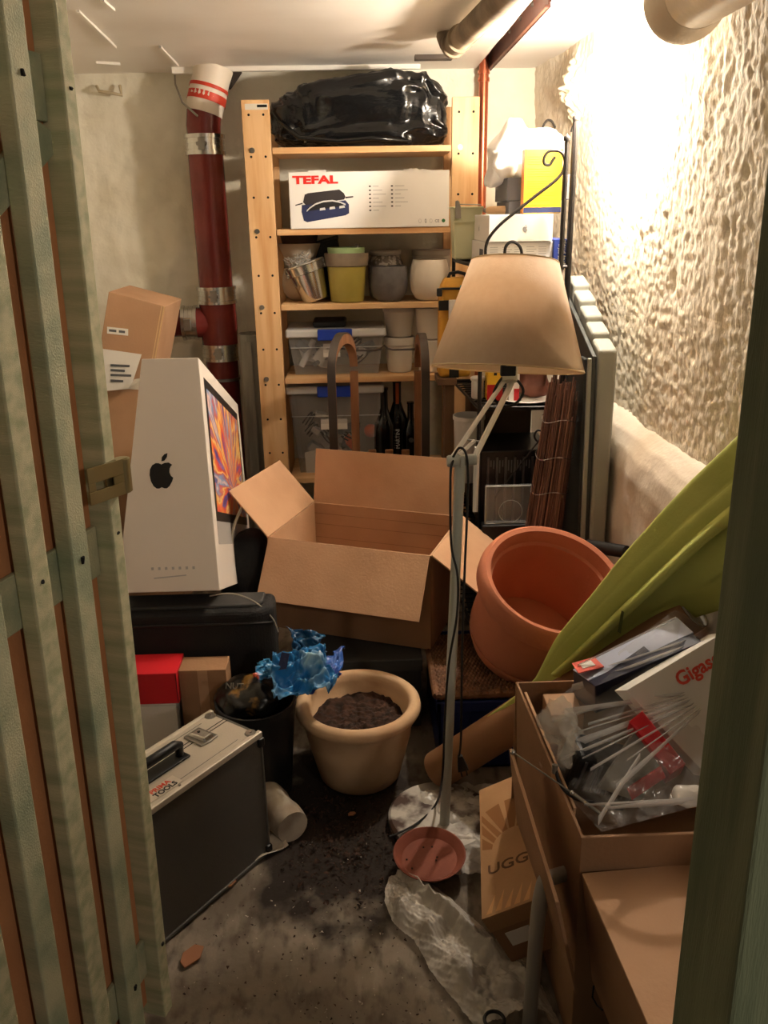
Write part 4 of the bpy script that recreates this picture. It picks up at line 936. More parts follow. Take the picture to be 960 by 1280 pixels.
l.new(tn.outputs['Fac'], rp.inputs[0]); l.new(rp.outputs[0], n['Principled BSDF'].inputs['Base Color']); n['Principled BSDF'].inputs['Roughness'].default_value = .4
obj('printed_screen', MB().prism([(.075,.20),(LN-.075,.20),(LN-.075,HH-.065),(.075,HH-.065)], .0004, M=frame((.0007,0,0), (0,1,0), (0,0,1))), BUR, im, local=True)
for k in range(7): obj('printed_icon', MB().box((-.003,-.0008,.055),(.003,0,.062), M=Matrix.Translation(hl*(.162-.017*k))), mat('print_pale', (176,172,170)), im, local=True)
obj('text_line', MB().box((-.04,-.0008,.036),(.04,0,.039), M=Matrix.Translation(hl*.12)), mat('print_pale', (176,172,170)), im, local=True)
# black instrument case under it
BFAB = mat('black_cordura', (20,20,21), .75, bump=.2, bs=180)
cs = thing('black_soft_case', 'long black padded case lying under the computer carton', 'case', (-.5,2.0,0))
cl = [(-.80,1.945),(-.275,1.945),(-.235,1.975),(-.235,2.06),(-.80,2.06)]
zc0, zc1 = .07, .425
obj('case_body', MB().prism(cl, zc1-zc0, M=Matrix.Translation((0,0,zc0))), BFAB, cs, bevel=.018, seg=4)
obj('lid_seam', MB().tube([(-.80,1.944,zc1-.035),(-.29,1.944,zc1-.035),(-.25,1.958,zc1-.04),(-.235,1.98,zc1-.05)], .004, 6), BLACK, cs, smooth=True)
obj('top_pad', MB().prism([(-.78,1.965),(-.29,1.965),(-.26,1.985),(-.26,2.045),(-.78,2.045)], .012, M=Matrix.Translation((0,0,zc1-.004))), mat('dark_grey_fabric', (52,52,52), .7), cs, bevel=.006)
obj('edge_cord', MB().tube(smooth_path([P(262,745,Y=1.96),P(290,742,Y=1.96),P(318,752,Y=1.97),P(340,772,Y=1.97),P(348,790,Y=1.97)],5), .002, 6), mat('grey_cable', (150,142,128)), cs, smooth=True)
for y in (1.97,2.04): obj('foot', MB().box((-.75,y-.015,0),(-.70,y+.015,zc0+.01)).box((-.32,y-.015,0),(-.28,y+.015,zc0+.01)), BLACK, cs)
# black duffel behind
df = thing('black_duffel', 'bulging black duffel bag squeezed between the computer carton and moving box', 'bag', (-.36,2.38,0))
obj('bag_body', blob(P(308,690,Y=2.30).x-.002, 2.345, .02, .078, .09, .235, .02, 5, 48, 6, .7), BFAB, df, smooth='all')
obj('shoulder_cord', MB().tube(smooth_path([P(302,634,Y=2.30),P(292,660,Y=2.28),P(288,690,Y=2.27),P(289,715,Y=2.27),P(296,735,Y=2.27)],6), [.0045]*25, 8), mat('grey_cable', (150,142,128)), df, smooth=True)
# boxes lower left
RB_ = mat('red_card', (206,34,44), .5)
t, w, h = pbox('red_carton', 'flat bright red carton on top of the white carton by the door', 'box', 130, 222, 860, 1.83, P(200,880,Y=1.83).z, P(200,842,Y=1.83).z, .10, RB_)
obj('lid_line', MB().box((w-.003,-.0006,.004),(w-.0015,0,h-.002)), DKP, t, local=True)
zr = P(200,880,Y=1.83).z
t, w, h = pbox('white_lidded_carton', 'plain white carton under the red carton by the door', 'box', 130, 222, 900, 1.832, .002, zr-.001, .10, WHITE)
obj('lid_shadow_strip', MB().box((-w-.001,-.001,h-.006),(w+.001,.0,h-.003)), PALEI, t, local=True)  # grey strip painted as the shadow line below the lid edge
t, w, h = pbox('brown_carton', 'small brown carton in the shadow right of the red carton', 'box', 226, 285, 870, 1.85, .002, P(250,838,Y=1.85).z, .07, CARD_D)
obj('tape', MB().box((-.012,-.0006,0),(.012,0,h)), CARD, t, local=True)
# tilted carton upper left
q0 = P(207,383,Y=2.86); xr_ = V((.962,0,-.272)).normalized(); ur_ = V((.272,0,.962))
UM = frame(q0, xr_, (0,1,0))
uc = thing('tilted_carton', 'brown cardboard carton tipped sideways behind the computer carton, with stickers', 'box', M=UM)
obj('carton', MB().box((-.185,0,-.56),(0,.27,0)), CARD, uc, local=True, bevel=.002)
obj('tape_line', MB().box((-.006,-.0006,-.5),(-.002,0,-.002)), mat('pale_tape', (206,170,124), .5), uc, local=True)
obj('tape_line', MB().box((-.014,-.0006,-.5),(-.011,0,-.002)), mat('pale_tape', (206,170,124)), uc, local=True)
lbM = frame((-.137,-.0008,-.118), (.955,0,.14), (0,0,1))
s1 = obj('sticker', MB().box((-.034,-.011,0),(.034,.011,.0004), M=lbM), LABELM, uc, local=True)
obj('sticker_print', MB().box((-.028,-.004,.0003),(-.004,.004,.0008), M=lbM).box((.004,-.004,.0003),(.024,.004,.0008), M=lbM), TILTXT, s1, local=True)
q = [P(128,436,Y=2.845),P(177,443,Y=2.845),P(163,486,Y=2.845),P(128,489,Y=2.845)]
sl_ = obj('shipping_sheet', MB().slab(q[::-1], .0012), LABELM, uc)
for k, (a, b) in enumerate(((456,24),(462,18),(468,26),(475,16))):
    obj('barcode', MB().slab([P(138,a+2,Y=2.843),P(138+b,a+3,Y=2.843),P(138+b,a+.2,Y=2.843),P(138,a-.8,Y=2.843)], .0006), TILTXT, sl_)
obj('paper_flap', MB().slab([P(160,486,Y=2.84),P(182,488,Y=2.80),P(180,472,Y=2.80),P(168,474,Y=2.84)], .0012), LABELM, uc)
t = tag(obj('lower_brown_carton', MB().box((-.95,2.87,.0),(-.66,3.13,.46)), CARD_D, bevel=.003), 'brown carton under the tilted carton behind the door edge', 'box')
# rolled translucent plastic beside the shelf
rl = thing('plastic_roll', 'tall grey roll of translucent plastic sheeting left of the shelf upright', 'roll', (-.41,3.16,0))
RLM = mat('cloudy_polythene', (140,136,124), .35, c2=(112,108,98), ns=5, stretch=(6,6,.6), bump=.35, bs=16)
xq = P(313,480,Y=3.18).x
obj('roll', MB().lathe([(.050,0),(.050,.95),(.044,.955),(.038,.945),(.0001,.93)], 28, M=T(xq+.006,3.19,.0,0,R(.5)), fn=lambda r, z, t_: r*(1+.05*math.sin(5*t_)+.04*math.sin(9*t_+z*4))), RLM, rl, smooth='all')
obj('loose_edge', MB().slab([(xq-.015,3.135,.02),(xq+.02,3.13,.02),(xq+.018,3.132,.93),(xq-.017,3.137,.93)], .001), RLM, rl)
# ================================================================ aluminium tool case
c_R = P(328,915,Z=.315); c_B = P(268,884,Z=.315); c_L = P(203,1003,Z=.315)
xv = (c_R-c_L).normalized(); yv = V((-xv.y, xv.x, 0)); CD_ = (c_B-c_R).dot(yv); CLn = .42
AM = frame(c_R-xv*CLn-V((0,0,.315)), xv, yv)         # x to the right-back end, y across, z up
ac = thing('aluminium_case', 'silver aluminium tool case with dark grey side standing by the door', 'case', M=AM)
ALU = mat('brushed_alu', (206,196,180), .42, metal=.35, c2=(192,182,166), ns=18, bump=.05, bs=200)
ALP = mat('alu_panel', (186,176,160), .5, metal=.25, bump=.12, bs=300)
GPN = mat('dark_panel', (78,74,68), .55, bump=.1, bs=260)
CH = .315
obj('body', MB().box((.004,.004,.004),(CLn-.004,CD_-.004,CH-.002)), [GPN], ac, local=True)
obj('top_panel', MB().box((.012,.010,CH-.003),(CLn-.012,CD_-.010,CH)), ALP, ac, local=True)
ew = .012
for y0 in (0, CD_-ew): obj('edge_profile', MB().box((0,y0,CH-ew),(CLn,y0+ew,CH+.002)), ALU, ac, local=True, bevel=.002)
for x0 in (0, CLn-.006): obj('edge_profile', MB().box((x0,0.001,0),(x0+.006,CD_-.001,CH-.004)), GPN, ac, local=True, bevel=.002)
for y0 in (0, CD_-.006): obj('edge_profile', MB().box((0,y0,0),(CLn,y0+.006,.008)), GPN, ac, local=True, bevel=.002)
for y0 in (CD_*.60, CD_*.66): obj('lid_seam', MB().box((.01,y0,CH-.001),(CLn-.01,y0+.0018,CH+.0006)), DARK, ac, local=True)
for y0 in (.024, CD_-.024): obj('engraved_line', MB().box((.04,y0,CH-.001),(CLn-.05,y0+.0012,CH+.0004)), TILTXT, ac, local=True)
for (x0,y0) in ((CLn-.018,.018),(CLn-.018,CD_-.018),(.018,.018),(.018,CD_-.018)):
    k = obj('corner_disc', MB().cyl((x0,y0,CH),(x0,y0,CH+.003),.013,.011,20), STEEL, ac, local=True, smooth=True)
    obj('rivet', MB().cyl((x0,y0,CH+.002),(x0,y0,CH+.005),.004,.003,10), CHROME, k, local=True, smooth=True)
obj('corner_cap', MB().box((CLn-.014,-.004,CH-.034),(CLn+.003,.010,CH-.012)), BLACK, ac, local=True, bevel=.004)
obj('corner_cap', MB().box((CLn-.014,-.004,.0),(CLn+.003,.010,.022)), BLACK, ac, local=True, bevel=.004)
lx_, ly_ = CLn-.088, CD_*.60
la = obj('latch', MB().prism([(-.024,-.026),(.0,-.030),(.024,-.026),(.022,.030),(-.022,.030)], .004, M=Matrix.Translation((lx_,ly_,CH))), STEEL, ac, local=True, bevel=.001)
obj('latch_lever', MB().hexa([(lx_-.014,ly_-.026,CH+.004),(lx_+.014,ly_-.026,CH+.004),(lx_+.016,ly_+.024,CH+.004),(lx_-.016,ly_+.024,CH+.004)], [(lx_-.011,ly_-.022,CH+.014),(lx_+.011,ly_-.022,CH+.014),(lx_+.012,ly_+.018,CH+.012),(lx_-.012,ly_+.018,CH+.012)]), CHROME, la, local=True, bevel=.002)
obj('key_hole', MB().cyl((lx_,ly_+.006,CH+.012),(lx_,ly_+.006,CH+.0136),.0032,n=12), DARK, la, local=True)
hx = CLn-.205
hd = obj('handle', MB().tube([(hx+.045,CD_*.52,CH+.002),(hx+.044,CD_*.5,CH+.030),(hx+.03,CD_*.48,CH+.038),(hx-.05,CD_*.48,CH+.038),(hx-.064,CD_*.5,CH+.030),(hx-.065,CD_*.52,CH+.002)], [.009,.0095,.0105,.0105,.0095,.009], 10), BLACK, ac, local=True, smooth=True)
obj('handle_plate', MB().box((hx-.078,CD_*.40,CH),(hx+.058,CD_*.62,CH+.005)), BLACK, ac, local=True, bevel=.002)
pm = obj('badge', MB().box((CLn-.30,.016,CH),(CLn-.212,.046,CH+.0015)), ALU, ac, local=True)
text('PRIMA', .017, frame((CLn-.251,.0375,CH+.0017), (1,0,0), (0,1,0)), mat('print_orange', (206,72,44), .5), pm, local=True, bold=.0004)
text('TOOLS', .017, frame((CLn-.249,.0235,CH+.0017), (1,0,0), (0,1,0)), DKP, pm, local=True, bold=.0005)
obj('screw', MB().cyl((CLn-.226,.010,CH+.001),(CLn-.226,.010,CH+.004),.004,.003,10), CHROME, ac, local=True, smooth=True)

# ================================================================ pale planted pot with dry soil
POTM = mat('buff_clay', (204,172,136), .8, c2=(188,150,114), ns=4, bump=.12, bs=90)
SOIL = mat('potting_soil', (66,42,29), .95, c2=(36,23,16), ns=45, bump=.9, bs=60)
pc = P(447.5,893,Z=.215); pcx, pcy = pc.x, 1.86
PR = .158
sp_ = thing('soil_pot', 'buff clay flowerpot with rolled rim, half full of dry soil', 'pot', (pcx,pcy,0))
obj('body', MB().lathe([(.098,0),(.104,.006),(.110,.03),(.132,.125),(.134,.150),(.138,.156),(.140,.172),(PR-.006,.184),(PR,.195),(PR-.002,.207),(PR-.010,.214),(PR-.022,.215),(PR-.030,.208),(PR-.034,.19),(.118,.13),(.0001,.12)], 56, M=Matrix.Translation((pcx,pcy,0))), POTM, sp_, smooth='all')
def soilf(u, w):
    a = 2*math.pi*u; r = .124*w; x = r*math.cos(a); y = r*math.sin(a)
    return (pcx+x, pcy+y, .152+.009*fbm((x,y,0),48)+.012*fbm((x,y,4),9)+.03*max(0,w-.8)*(.3+.7*math.sin(a)))
obj('soil', MB().grid(soilf, 140, 50), SOIL, sp_, smooth='all')

# scattered soil crumbs
rg = random.Random(33); mb = MB()
for k in range(1500):
    a = rg.random()*6.283; r_ = rg.gauss(0,1)
    x = -.06+rg.gauss(0,.085); y = 1.62+rg.gauss(0,.125)
    if x < -.24+ (1.7-y)*.2 and y < 1.6: continue
    if (x-pcx)**2+(y-pcy)**2 < .011: continue
    if (x-.165)**2+(y-1.655)**2 < .0156: continue
    s = rg.uniform(.0015,.006)*(1 if rg.random() < .9 else 1.8); c = V((x,y,s*.5+.001))
    pts_ = [c+V((rg.uniform(-s,s),rg.uniform(-s,s),rg.uniform(-s*.6,s*.8))) for _ in range(4)]
    mb.add(pts_, [(0,1,2),(0,2,3),(0,3,1),(1,3,2)])
tag(obj('spilled_soil', mb, SOIL), 'dark crumbs of potting soil spilled across the floor', 'soil', kind='stuff')
for (px, py, s, rot, lb) in ((284,1105,.020,.4,'curled brown wood chip on the floor before the aluminium case'),(240,1195,.028,.9,'flat reddish wood chip on the floor beside the door foot'),(440,1018,.010,.2,'tiny pale chip in the spilled soil')):
    c = P(px,py,Z=.003)
    tag(obj('wood_chip', MB().prism([(-s,-s*.4),(s*.2,-s*.6),(s,-.1*s),(s*.7,s*.5),(-s*.3,s*.6),(-s*.9,s*.2)], .004, M=Matrix.Translation(c) @ Matrix.Rotation(rot,4,'Z') @ Matrix.Rotation(.12,4,'X')), mat('chip_wood', (156,104,72), .8), bevel=.001), lb, 'wood chip')

# black planter bucket stuffed with bags
bx, by = P(318,880,Z=.26).x, 1.80
bb = thing('black_tub', 'black plastic plant tub between the case and the soil pot', 'tub', (bx,by,0))
obj('body', MB().lathe([(.070,0),(.075,.004),(.094,.245),(.098,.246),(.098,.262),(.092,.262),(.07,.02),(.0001,.02)], 40, M=Matrix.Translation((bx,by,0))), BLACK, bb, smooth=True)
def crumple(name, label, cat, c, ax, ay, seed, m, amp=.03, n=36, text_=None):
    c = V(c); ax = V(ax); ay = V(ay); nr = ax.cross(ay).normalized()
    def f(u, w):
        p = c+ax*(u-.5)+ay*(w-.5); q = V((u*3+seed, w*3, seed*.7))
        return p+nr*(amp*(noise.noise(q*.8)+.9*(.4-abs(noise.noise(q*1.4)))+.45*(.4-abs(noise.noise(q*3.1)))))+ax.normalized()*(.02*noise.noise(q*1.7+V((9,0,0))))
    return tag(obj(name, MB().grid(f, n, n), m, smooth='all', solid=.0012), label, cat)
BLU = mat('blue_foil_bag', (38,112,168), .25, c2=(150,190,212), ns=9, lo=.48, hi=.66, bump=.3, bs=18)
NVY = mat('navy_foil_bag', (34,44,120), .3, c2=(60,110,190), ns=9, bump=.3, bs=18)
TEA = mat('teal_foil_bag', (28,92,128), .3, c2=(20,70,110), ns=6, bump=.3, bs=18)
o = crumple('snack_bag', 'crumpled light blue foil bag with dark blue patch in the tub', 'bag', P(377,840,Y=1.80), P(412,840,Y=1.83)-P(340,845,Y=1.80), P(372,812,Y=1.88)-P(382,868,Y=1.75), 2, BLU, .05, 60)
pq = P(355,826,Y=1.785)
o2 = obj('blue_patch', MB().slab([P(347,838,Y=1.775),P(358,836,Y=1.775),P(362,817,Y=1.79),P(352,815,Y=1.79)], .001), mat('print_navy', (38,46,84)), o)
crumple('snack_bag', 'crumpled navy blue bag draped over the soil pot rim side of the tub', 'bag', P(408,842,Y=1.84), P(432,826,Y=1.90)-P(392,850,Y=1.82), P(404,828,Y=1.9)-P(396,858,Y=1.78), 5, NVY, .03)
crumple('snack_bag', 'teal foil bag standing at the back of the tub', 'bag', P(383,812,Y=1.95), P(402,822,Y=1.97)-P(362,812,Y=1.95), P(378,790,Y=1.98)-P(386,838,Y=1.92), 8, TEA, .03)
crumple('orange_bag', 'orange and blue scrap of plastic bag beside the soil sack', 'bag', P(334,840,Y=1.84), P(345,840,Y=1.84)-P(322,842,Y=1.84), P(334,828,Y=1.87)-P(334,850,Y=1.81), 12, mat('orange_blue_bag', (60,140,190), .3, c2=(196,80,50), ns=18, lo=.45, hi=.55), .02, 20)
ss = thing('soil_sack', 'black plastic soil sack with gold blotches folded in the tub', 'bag', (bx-.02,by,.22))
obj('sack', blob(bx-.015, by-.005, .215, .075, .07, .045, .025, 10, 48, 4, .8, .015), mat('sack_print', (18,17,16), .3, c2=(120,88,40), ns=16, lo=.58, hi=.64, bump=.3, bs=20), ss, smooth='all')
text('NUT', .020, frame(P(293,858,Y=1.713), (1,.0,-.1), (.1,.25,.97)), mat('dim_print', (120,116,108), .6), ss, ext=.0015)

# clear plastic roll on the floor beside the case
pr = thing('film_roll', 'whitish crumpled roll of plastic film on the floor behind the case', 'roll', (-.22,1.68,0))
a, b = P(318,978,Z=.040), P(366,1034,Z=.040)
FILM = mat('floor_film', (190,178,160), .3, c2=(140,122,104), ns=9, bump=.4, bs=22)
obj('roll', MB().tube([a.lerp(b,k/10) for k in range(11)], [.040+.002*math.sin(k*1.7) for k in range(11)], 22), FILM, pr, smooth=True)
obj('loose_flap', MB().grid(lambda u, w: a.lerp(b, u)+V((-.01-.09*w, -.02-.06*w, -.036+.018*math.sin(u*9+w*3)**2*(1-w))), 30, 10), FILM, pr, smooth='all', solid=.001)

# charcoal box supporting the moving box
gb = thing('charcoal_box', 'dark grey storage box behind the soil pot, under the moving box', 'box', (.05,2.2,0))
obj('body', MB().box((-.13,1.985+.07,0),(.148,2.42,.19)), mat('charcoal_board', (58,58,56), .7), gb, bevel=.004)
obj('lid', MB().box((-.134,1.98+.07,.175),(.152,2.425,.215)), mat('charcoal_board', (58,58,56)), gb, bevel=.004)

# ================================================================ saucer, bubble wrap, small ring
sc = thing('terracotta_saucer', 'small terracotta saucer on the floor in front of the lamp foot', 'saucer', (.125,1.492,.026))
obj('dish', MB().lathe([(.055,0),(.062,.002),(.078,.020),(.079,.023),(.076,.024),(.072,.021),(.060,.008),(.0001,.007)], 44, M=Matrix.Translation((.125,1.497,.027)) @ Matrix.Rotation(R(3),4,'X')), mat('red_terracotta', (138,74,54), .75, c2=(126,66,48), ns=8, bump=.1, bs=100), sc, smooth=True)
for k in range(6): obj('soil_crumb', MB().box((-.002,-.0015,0),(.002,.0015,.002), M=Matrix.Translation((.125+.05*math.cos(k*1.9)*((k%3)+1)/3, 1.497+.05*math.sin(k*1.9)*((k%3)+1)/3, .0355))), SOIL, sc)
Lc = [P(*q, Z=0) for q in ((486,1100),(480,1130),(490,1158),(518,1180),(538,1215),(565,1252),(600,1290))]
Rc = [P(*q, Z=0) for q in ((505,1096),(545,1112),(590,1150),(625,1185),(655,1205),(680,1240),(700,1290))]
def bub(u, w):
    t_ = w*(len(Lc)-1); i = min(int(t_), len(Lc)-2); f = t_-i
    a = Lc[i].lerp(Lc[i+1], f); b = Rc[i].lerp(Rc[i+1], f); p = a.lerp(b, u)
    ed = min(u, 1-u, .2)/.2*min(1, .12+w*3)
    z = .008+ed*(.018+.05*abs(fbm((p.x,p.y,0),7))+.010*fbm((p.x,p.y,3),26))+.03*max(0, 1-abs(u-.62)/.12)*(.5+.5*math.sin(w*5))
    bu = math.sin(p.x*2*math.pi/.0125)*math.sin(p.y*2*math.pi/.0125)
    return (p.x+.006*fbm((p.x,p.y,9),20), p.y, z+.0022*max(0,bu))
BUB = mat('bubble_film', (214,206,194), .22, alpha=.72, bump=.3, bs=60, spec=.7)
bw = thing('bubble_wrap', 'crumpled sheet of clear bubble wrap on the floor below the saucer', 'bubble wrap', (.15,1.25,0))
obj('sheet', MB().grid(bub, 110, 150), BUB, bw, smooth='all')
def bub2(u, w):
    c = P(585,1040,Z=0); p = c+V(((u-.5)*.20,(w-.5)*.30,0))
    return (p.x+.012*fbm((p.x,p.y,0),9), p.y, .012+.03*abs(fbm((p.x,p.y,1),10))+.0018*max(0,math.sin(p.x*500)*math.sin(p.y*500)))
obj('sheet', MB().grid(bub2, 60, 90), BUB, bw, smooth='all')
rc_ = P(618,1275,Z=.05)
tag(obj('black_ring', MB().tube([rc_+V((.017*math.cos(a), .017*math.sin(a), 0)) for a in [k*math.pi/14 for k in range(28)]], .0032, 8, closed=True), BLACK, smooth=True), 'small black ring lying on the bubble wrap at the bottom edge', 'ring')

# ================================================================ crate, wicker basket, big terracotta pot
CRB = mat('blue_crate_plastic', (26,40,96), .4)
cr_ = thing('blue_crate', 'dark blue plastic crate under the wicker basket beside the lamp pole', 'crate', (.28,2.0,0))
k0 = P(548,872,Z=.2); KX0, KY0, KX1, KY1, KZ = k0.x, 1.86, .42, 2.24, .2
for a, b in (((KX0,KY0,0),(KX1,KY0+.006,KZ)),((KX0,KY1-.006,0),(KX1,KY1,KZ)),((KX0,KY0,0),(KX0+.006,KY1,KZ)),((KX1-.006,KY0,0),(KX1,KY1,KZ)),((KX0,KY0,0),(KX1,KY1,.006))): obj('side_panel', MB().box(a,b), CRB, cr_, bevel=.001)
for a, b in (((KX0-.008,KY0-.008,KZ-.03),(KX1+.004,KY0+.007,KZ)),((KX0-.008,KY0-.008,KZ-.03),(KX0+.007,KY1+.006,KZ))): obj('rim', MB().box(a,b), CRB, cr_, bevel=.003)
for k in range(5): obj('rib', MB().box((KX0+.03+.05*k,KY0-.005,.01),(KX0+.036+.05*k,KY0+.001,KZ-.03)), CRB, cr_)
WK = mat('wicker', (120,82,54), .7, c2=(92,60,38), ns=30, bump=.2, bs=90)
wk = thing('wicker_basket', 'brown woven wicker basket lid resting in the blue crate', 'basket', (.28,2.03,KZ))
wx0, wx1, wy0, wy1 = KX0-.006, KX1-.02, KY0+.005, KY1-.05
def wv(u, w):
    x = wx0+(wx1-wx0)*u; y = wy0+(wy1-wy0)*w
    r_ = int(w*26); s = math.sin(w*26*math.pi); ph = (u*22+(r_%2)*.5)*2*math.pi
    z = KZ+.018+.0035*abs(s)+.003*math.sin(ph)*abs(s)-.010*max(0,(abs(u-.5)-.46)/.04)-.01*max(0,(abs(w-.5)-.46)/.04)
    return (x, y, z)
obj('woven_lid', MB().grid(wv, 132, 130), WK, wk, smooth='all')
for a, b in (((wx0,wy0),(wx1,wy0)),((wx0,wy0),(wx0,wy1))):
    obj('braided_edge', MB().tube([V((a[0],a[1],KZ+.012)).lerp(V((b[0],b[1],KZ+.012)),k/40)+V((0,0,.002*math.sin(k*2.1))) for k in range(41)], .010, 8), WK, wk, smooth=True)
obj('basket_body', MB().box((wx0+.006,wy0+.006,KZ-.10),(wx1-.006,wy1-.006,KZ+.010)), WK, wk)
# tilted terracotta planter
tcn = P(694,722,Y=1.93); vd = (CAM-tcn).normalized()
r_i = (CR-vd*CR.dot(vd)).normalized(); u_i = vd.cross(r_i)
axis = (vd*.70+(r_i*.417+u_i*.909)*.714).normalized()
TM = frame(tcn, axis.orthogonal(), axis.cross(axis.orthogonal()))
if (TM.col[2].to_3d()-axis).length > .01: TM = frame(tcn, axis.orthogonal(), -axis.cross(axis.orthogonal()))
depth = (tcn-CAM).dot(CF); RR = .5*191/FPX*depth; HP = .27
TM = TM @ Matrix.Translation((0,0,-HP))
tp_ = thing('terracotta_planter', 'large orange terracotta planter with thick rolled rim, tipped towards the wall', 'pot', M=TM)
obj('body', MB().lathe([(RR*.74,0),(RR*.80,.006),(RR*.83,.032),(RR*.865,.036),(RR*.865,.044),(RR*.845,.047),(RR*.875,.052),(RR*.885,.060),(RR*.885,.10),(RR*.875,.16),(RR*.87,.195),(RR*.90,.200),(RR*.96,.206),(RR*1.0,.225),(RR*1.0,.245),(RR*.965,.264),(RR*.92,.270),(RR*.86,.266),(RR*.835,.25),(RR*.825,.232),(RR*.79,.226),(RR*.78,.19),(RR*.74,.02),(.0001,.018)], 64), TERRA, tp_, smooth=True, local=True)
dt = tag(obj('black_tube', MB().cyl(P(735,682,Y=2.12), P(783,690,Y=2.02), .017, n=18), BLACK, smooth=True), 'short black tube end poking out behind the terracotta planter', 'tube')

# ================================================================ cardboard tube and green parasol
a, b = P(548,962,Z=.05), P(864,760,Y=1.545)
ct = thing('cardboard_tube', 'long brown cardboard mailing tube leaning from floor to right wall', 'tube', a)
TUB = mat('tube_card', (150,108,72), .7, c2=(140,98,64), ns=5)
obj('tube', MB().cyl(a, b, .047, .047, 32), TUB, ct, smooth=True)
obj('end_cap', MB().cyl(b-(b-a).normalized()*.001, b+(b-a).normalized()*.004, .044, n=32), mat('white_cap', (186,178,164), .5), ct, smooth=True)
GRF = mat('lime_fabric', (190,196,104), .75, c2=(178,186,92), ns=4, bump=.1, bs=160)
gp = thing('green_parasol', 'furled lime green garden parasol leaning against the right wall', 'parasol', P(605,905,Y=1.72))
cl_ = [(603,906,1.73,.004),(612,900,1.72,.010),(640,884,1.69,.016),(680,858,1.66,.026),(720,815,1.63,.050),(770,772,1.60,.066),(820,733,1.57,.086),(870,700,1.53,.104),(920,664,1.48,.115),(1000,604,1.40,.122)]
cpts = smooth_path([P(q[0],q[1],Y=q[2]) for q in cl_], 6)
rads = []
for i in range(len(cl_)-1):
    for j in range(6): rads.append(cl_[i][3]+(cl_[i+1][3]-cl_[i][3])*j/6)
rads.append(cl_[-1][3])
vs = []; N = 96; k_ = len(cpts)
for i, p in enumerate(cpts):
    d = (cpts[min(i+1,k_-1)]-cpts[max(i-1,0)]).normalized()
    s1 = d.cross(V((0,0,1))).normalized(); s2 = s1.cross(d)
    ff = i/k_
    for j in range(N):
        a_ = 2*math.pi*j/N
        r_ = rads[i]*(1+.20*ff*(abs(math.sin(2.5*a_+.9+.5*ff))**.6-.6)+.05*ff*math.sin(7*a_+ff*5))
        q_ = p+s1*(r_*.38*math.cos(a_))+s2*(r_*math.sin(a_)); q_.x = min(q_.x, wrx(q_.y, q_.z)-.028-.006*math.cos(a_)); vs.append(q_)
fs = [(i*N+j, i*N+(j+1)%N, (i+1)*N+(j+1)%N, (i+1)*N+j) for i in range(k_-1) for j in range(N)]
obj('canopy', MB().add(vs, fs+[tuple(range(N-1,-1,-1)), tuple(range((k_-1)*N,k_*N))]), GRF, gp, smooth='all')
# overlapping outer fold
fu = [(690,842,1.64),(735,800,1.60),(780,756,1.56),(830,708,1.52),(880,660,1.49),(920,622,1.46),(970,580,1.42)]
fd = [(700,846,1.62),(742,808,1.575),(788,766,1.53),(840,718,1.49),(888,674,1.45),(925,648,1.43),(972,612,1.40)]
A2 = smooth_path([P(q[0],q[1],Y=q[2]) for q in fu],5); B2 = smooth_path([P(q[0],q[1],Y=q[2]) for q in fd],5)
def fold(u, w):
    i = min(int(u*(len(A2)-1)), len(A2)-2); f = u*(len(A2)-1)-i
    p = A2[i].lerp(A2[i+1],f).lerp(B2[i].lerp(B2[i+1],f), w); return p+V((-.01,-.012,.006))*math.sin(w*math.pi)
obj('fold', MB().grid(fold, 50, 12), GRF, gp, smooth='all', solid=.003)
obj('tip', MB().tube([P(601,907,Y=1.735), P(606,904,Y=1.728)], [.004,.006], 12), mat('tip_grey', (190,200,150), .5), gp, smooth=True)
obj('stain', MB().slab([P(772,790,Y=1.51),P(776,792,Y=1.51),P(780,765,Y=1.515),P(777,763,Y=1.515)], .0008), mat('stain', (92,98,40), .8), gp)

# ================================================================ right-hand cartons
big = thing('open_carton', 'tall open cardboard carton on the right holding a clear bag of electronics', 'box', (.48,1.3,0))
X0, X1, Y0, Y1, ZT_ = .312, .665, 1.066, 1.515, .455
T5 = .005
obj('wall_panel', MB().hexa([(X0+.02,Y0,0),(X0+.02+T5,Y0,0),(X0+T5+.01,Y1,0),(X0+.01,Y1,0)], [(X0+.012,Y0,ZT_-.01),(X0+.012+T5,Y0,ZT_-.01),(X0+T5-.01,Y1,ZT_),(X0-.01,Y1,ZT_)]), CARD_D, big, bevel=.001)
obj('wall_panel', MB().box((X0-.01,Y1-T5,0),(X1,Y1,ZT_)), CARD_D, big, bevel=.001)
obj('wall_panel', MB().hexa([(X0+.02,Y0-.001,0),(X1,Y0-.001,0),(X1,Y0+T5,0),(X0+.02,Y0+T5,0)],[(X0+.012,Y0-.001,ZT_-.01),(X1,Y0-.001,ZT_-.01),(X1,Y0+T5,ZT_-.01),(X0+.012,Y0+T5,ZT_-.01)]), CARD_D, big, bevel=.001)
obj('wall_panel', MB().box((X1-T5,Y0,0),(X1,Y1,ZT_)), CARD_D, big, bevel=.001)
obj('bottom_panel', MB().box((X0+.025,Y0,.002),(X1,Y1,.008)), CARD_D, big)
fq = [P(633,936,Z=.45), P(650,934,Z=.455), P(706,1118,Z=.42), P(692,1110,Z=.41)]
lt = [P(636,936,Z=.448), P(694,1128,Z=.40)]
obj('flap', MB().hexa([lt[0]+V((.02,0,-.16)), lt[0]+V((.025,.0,-.16)), lt[1]+V((.045,0,-.18)), lt[1]+V((.04,0,-.18))][::-1], [lt[0], lt[0]+V((.006,.002,0)), lt[1]+V((.006,0,0)), lt[1]][::-1]), CARD_D, big, bevel=.001)
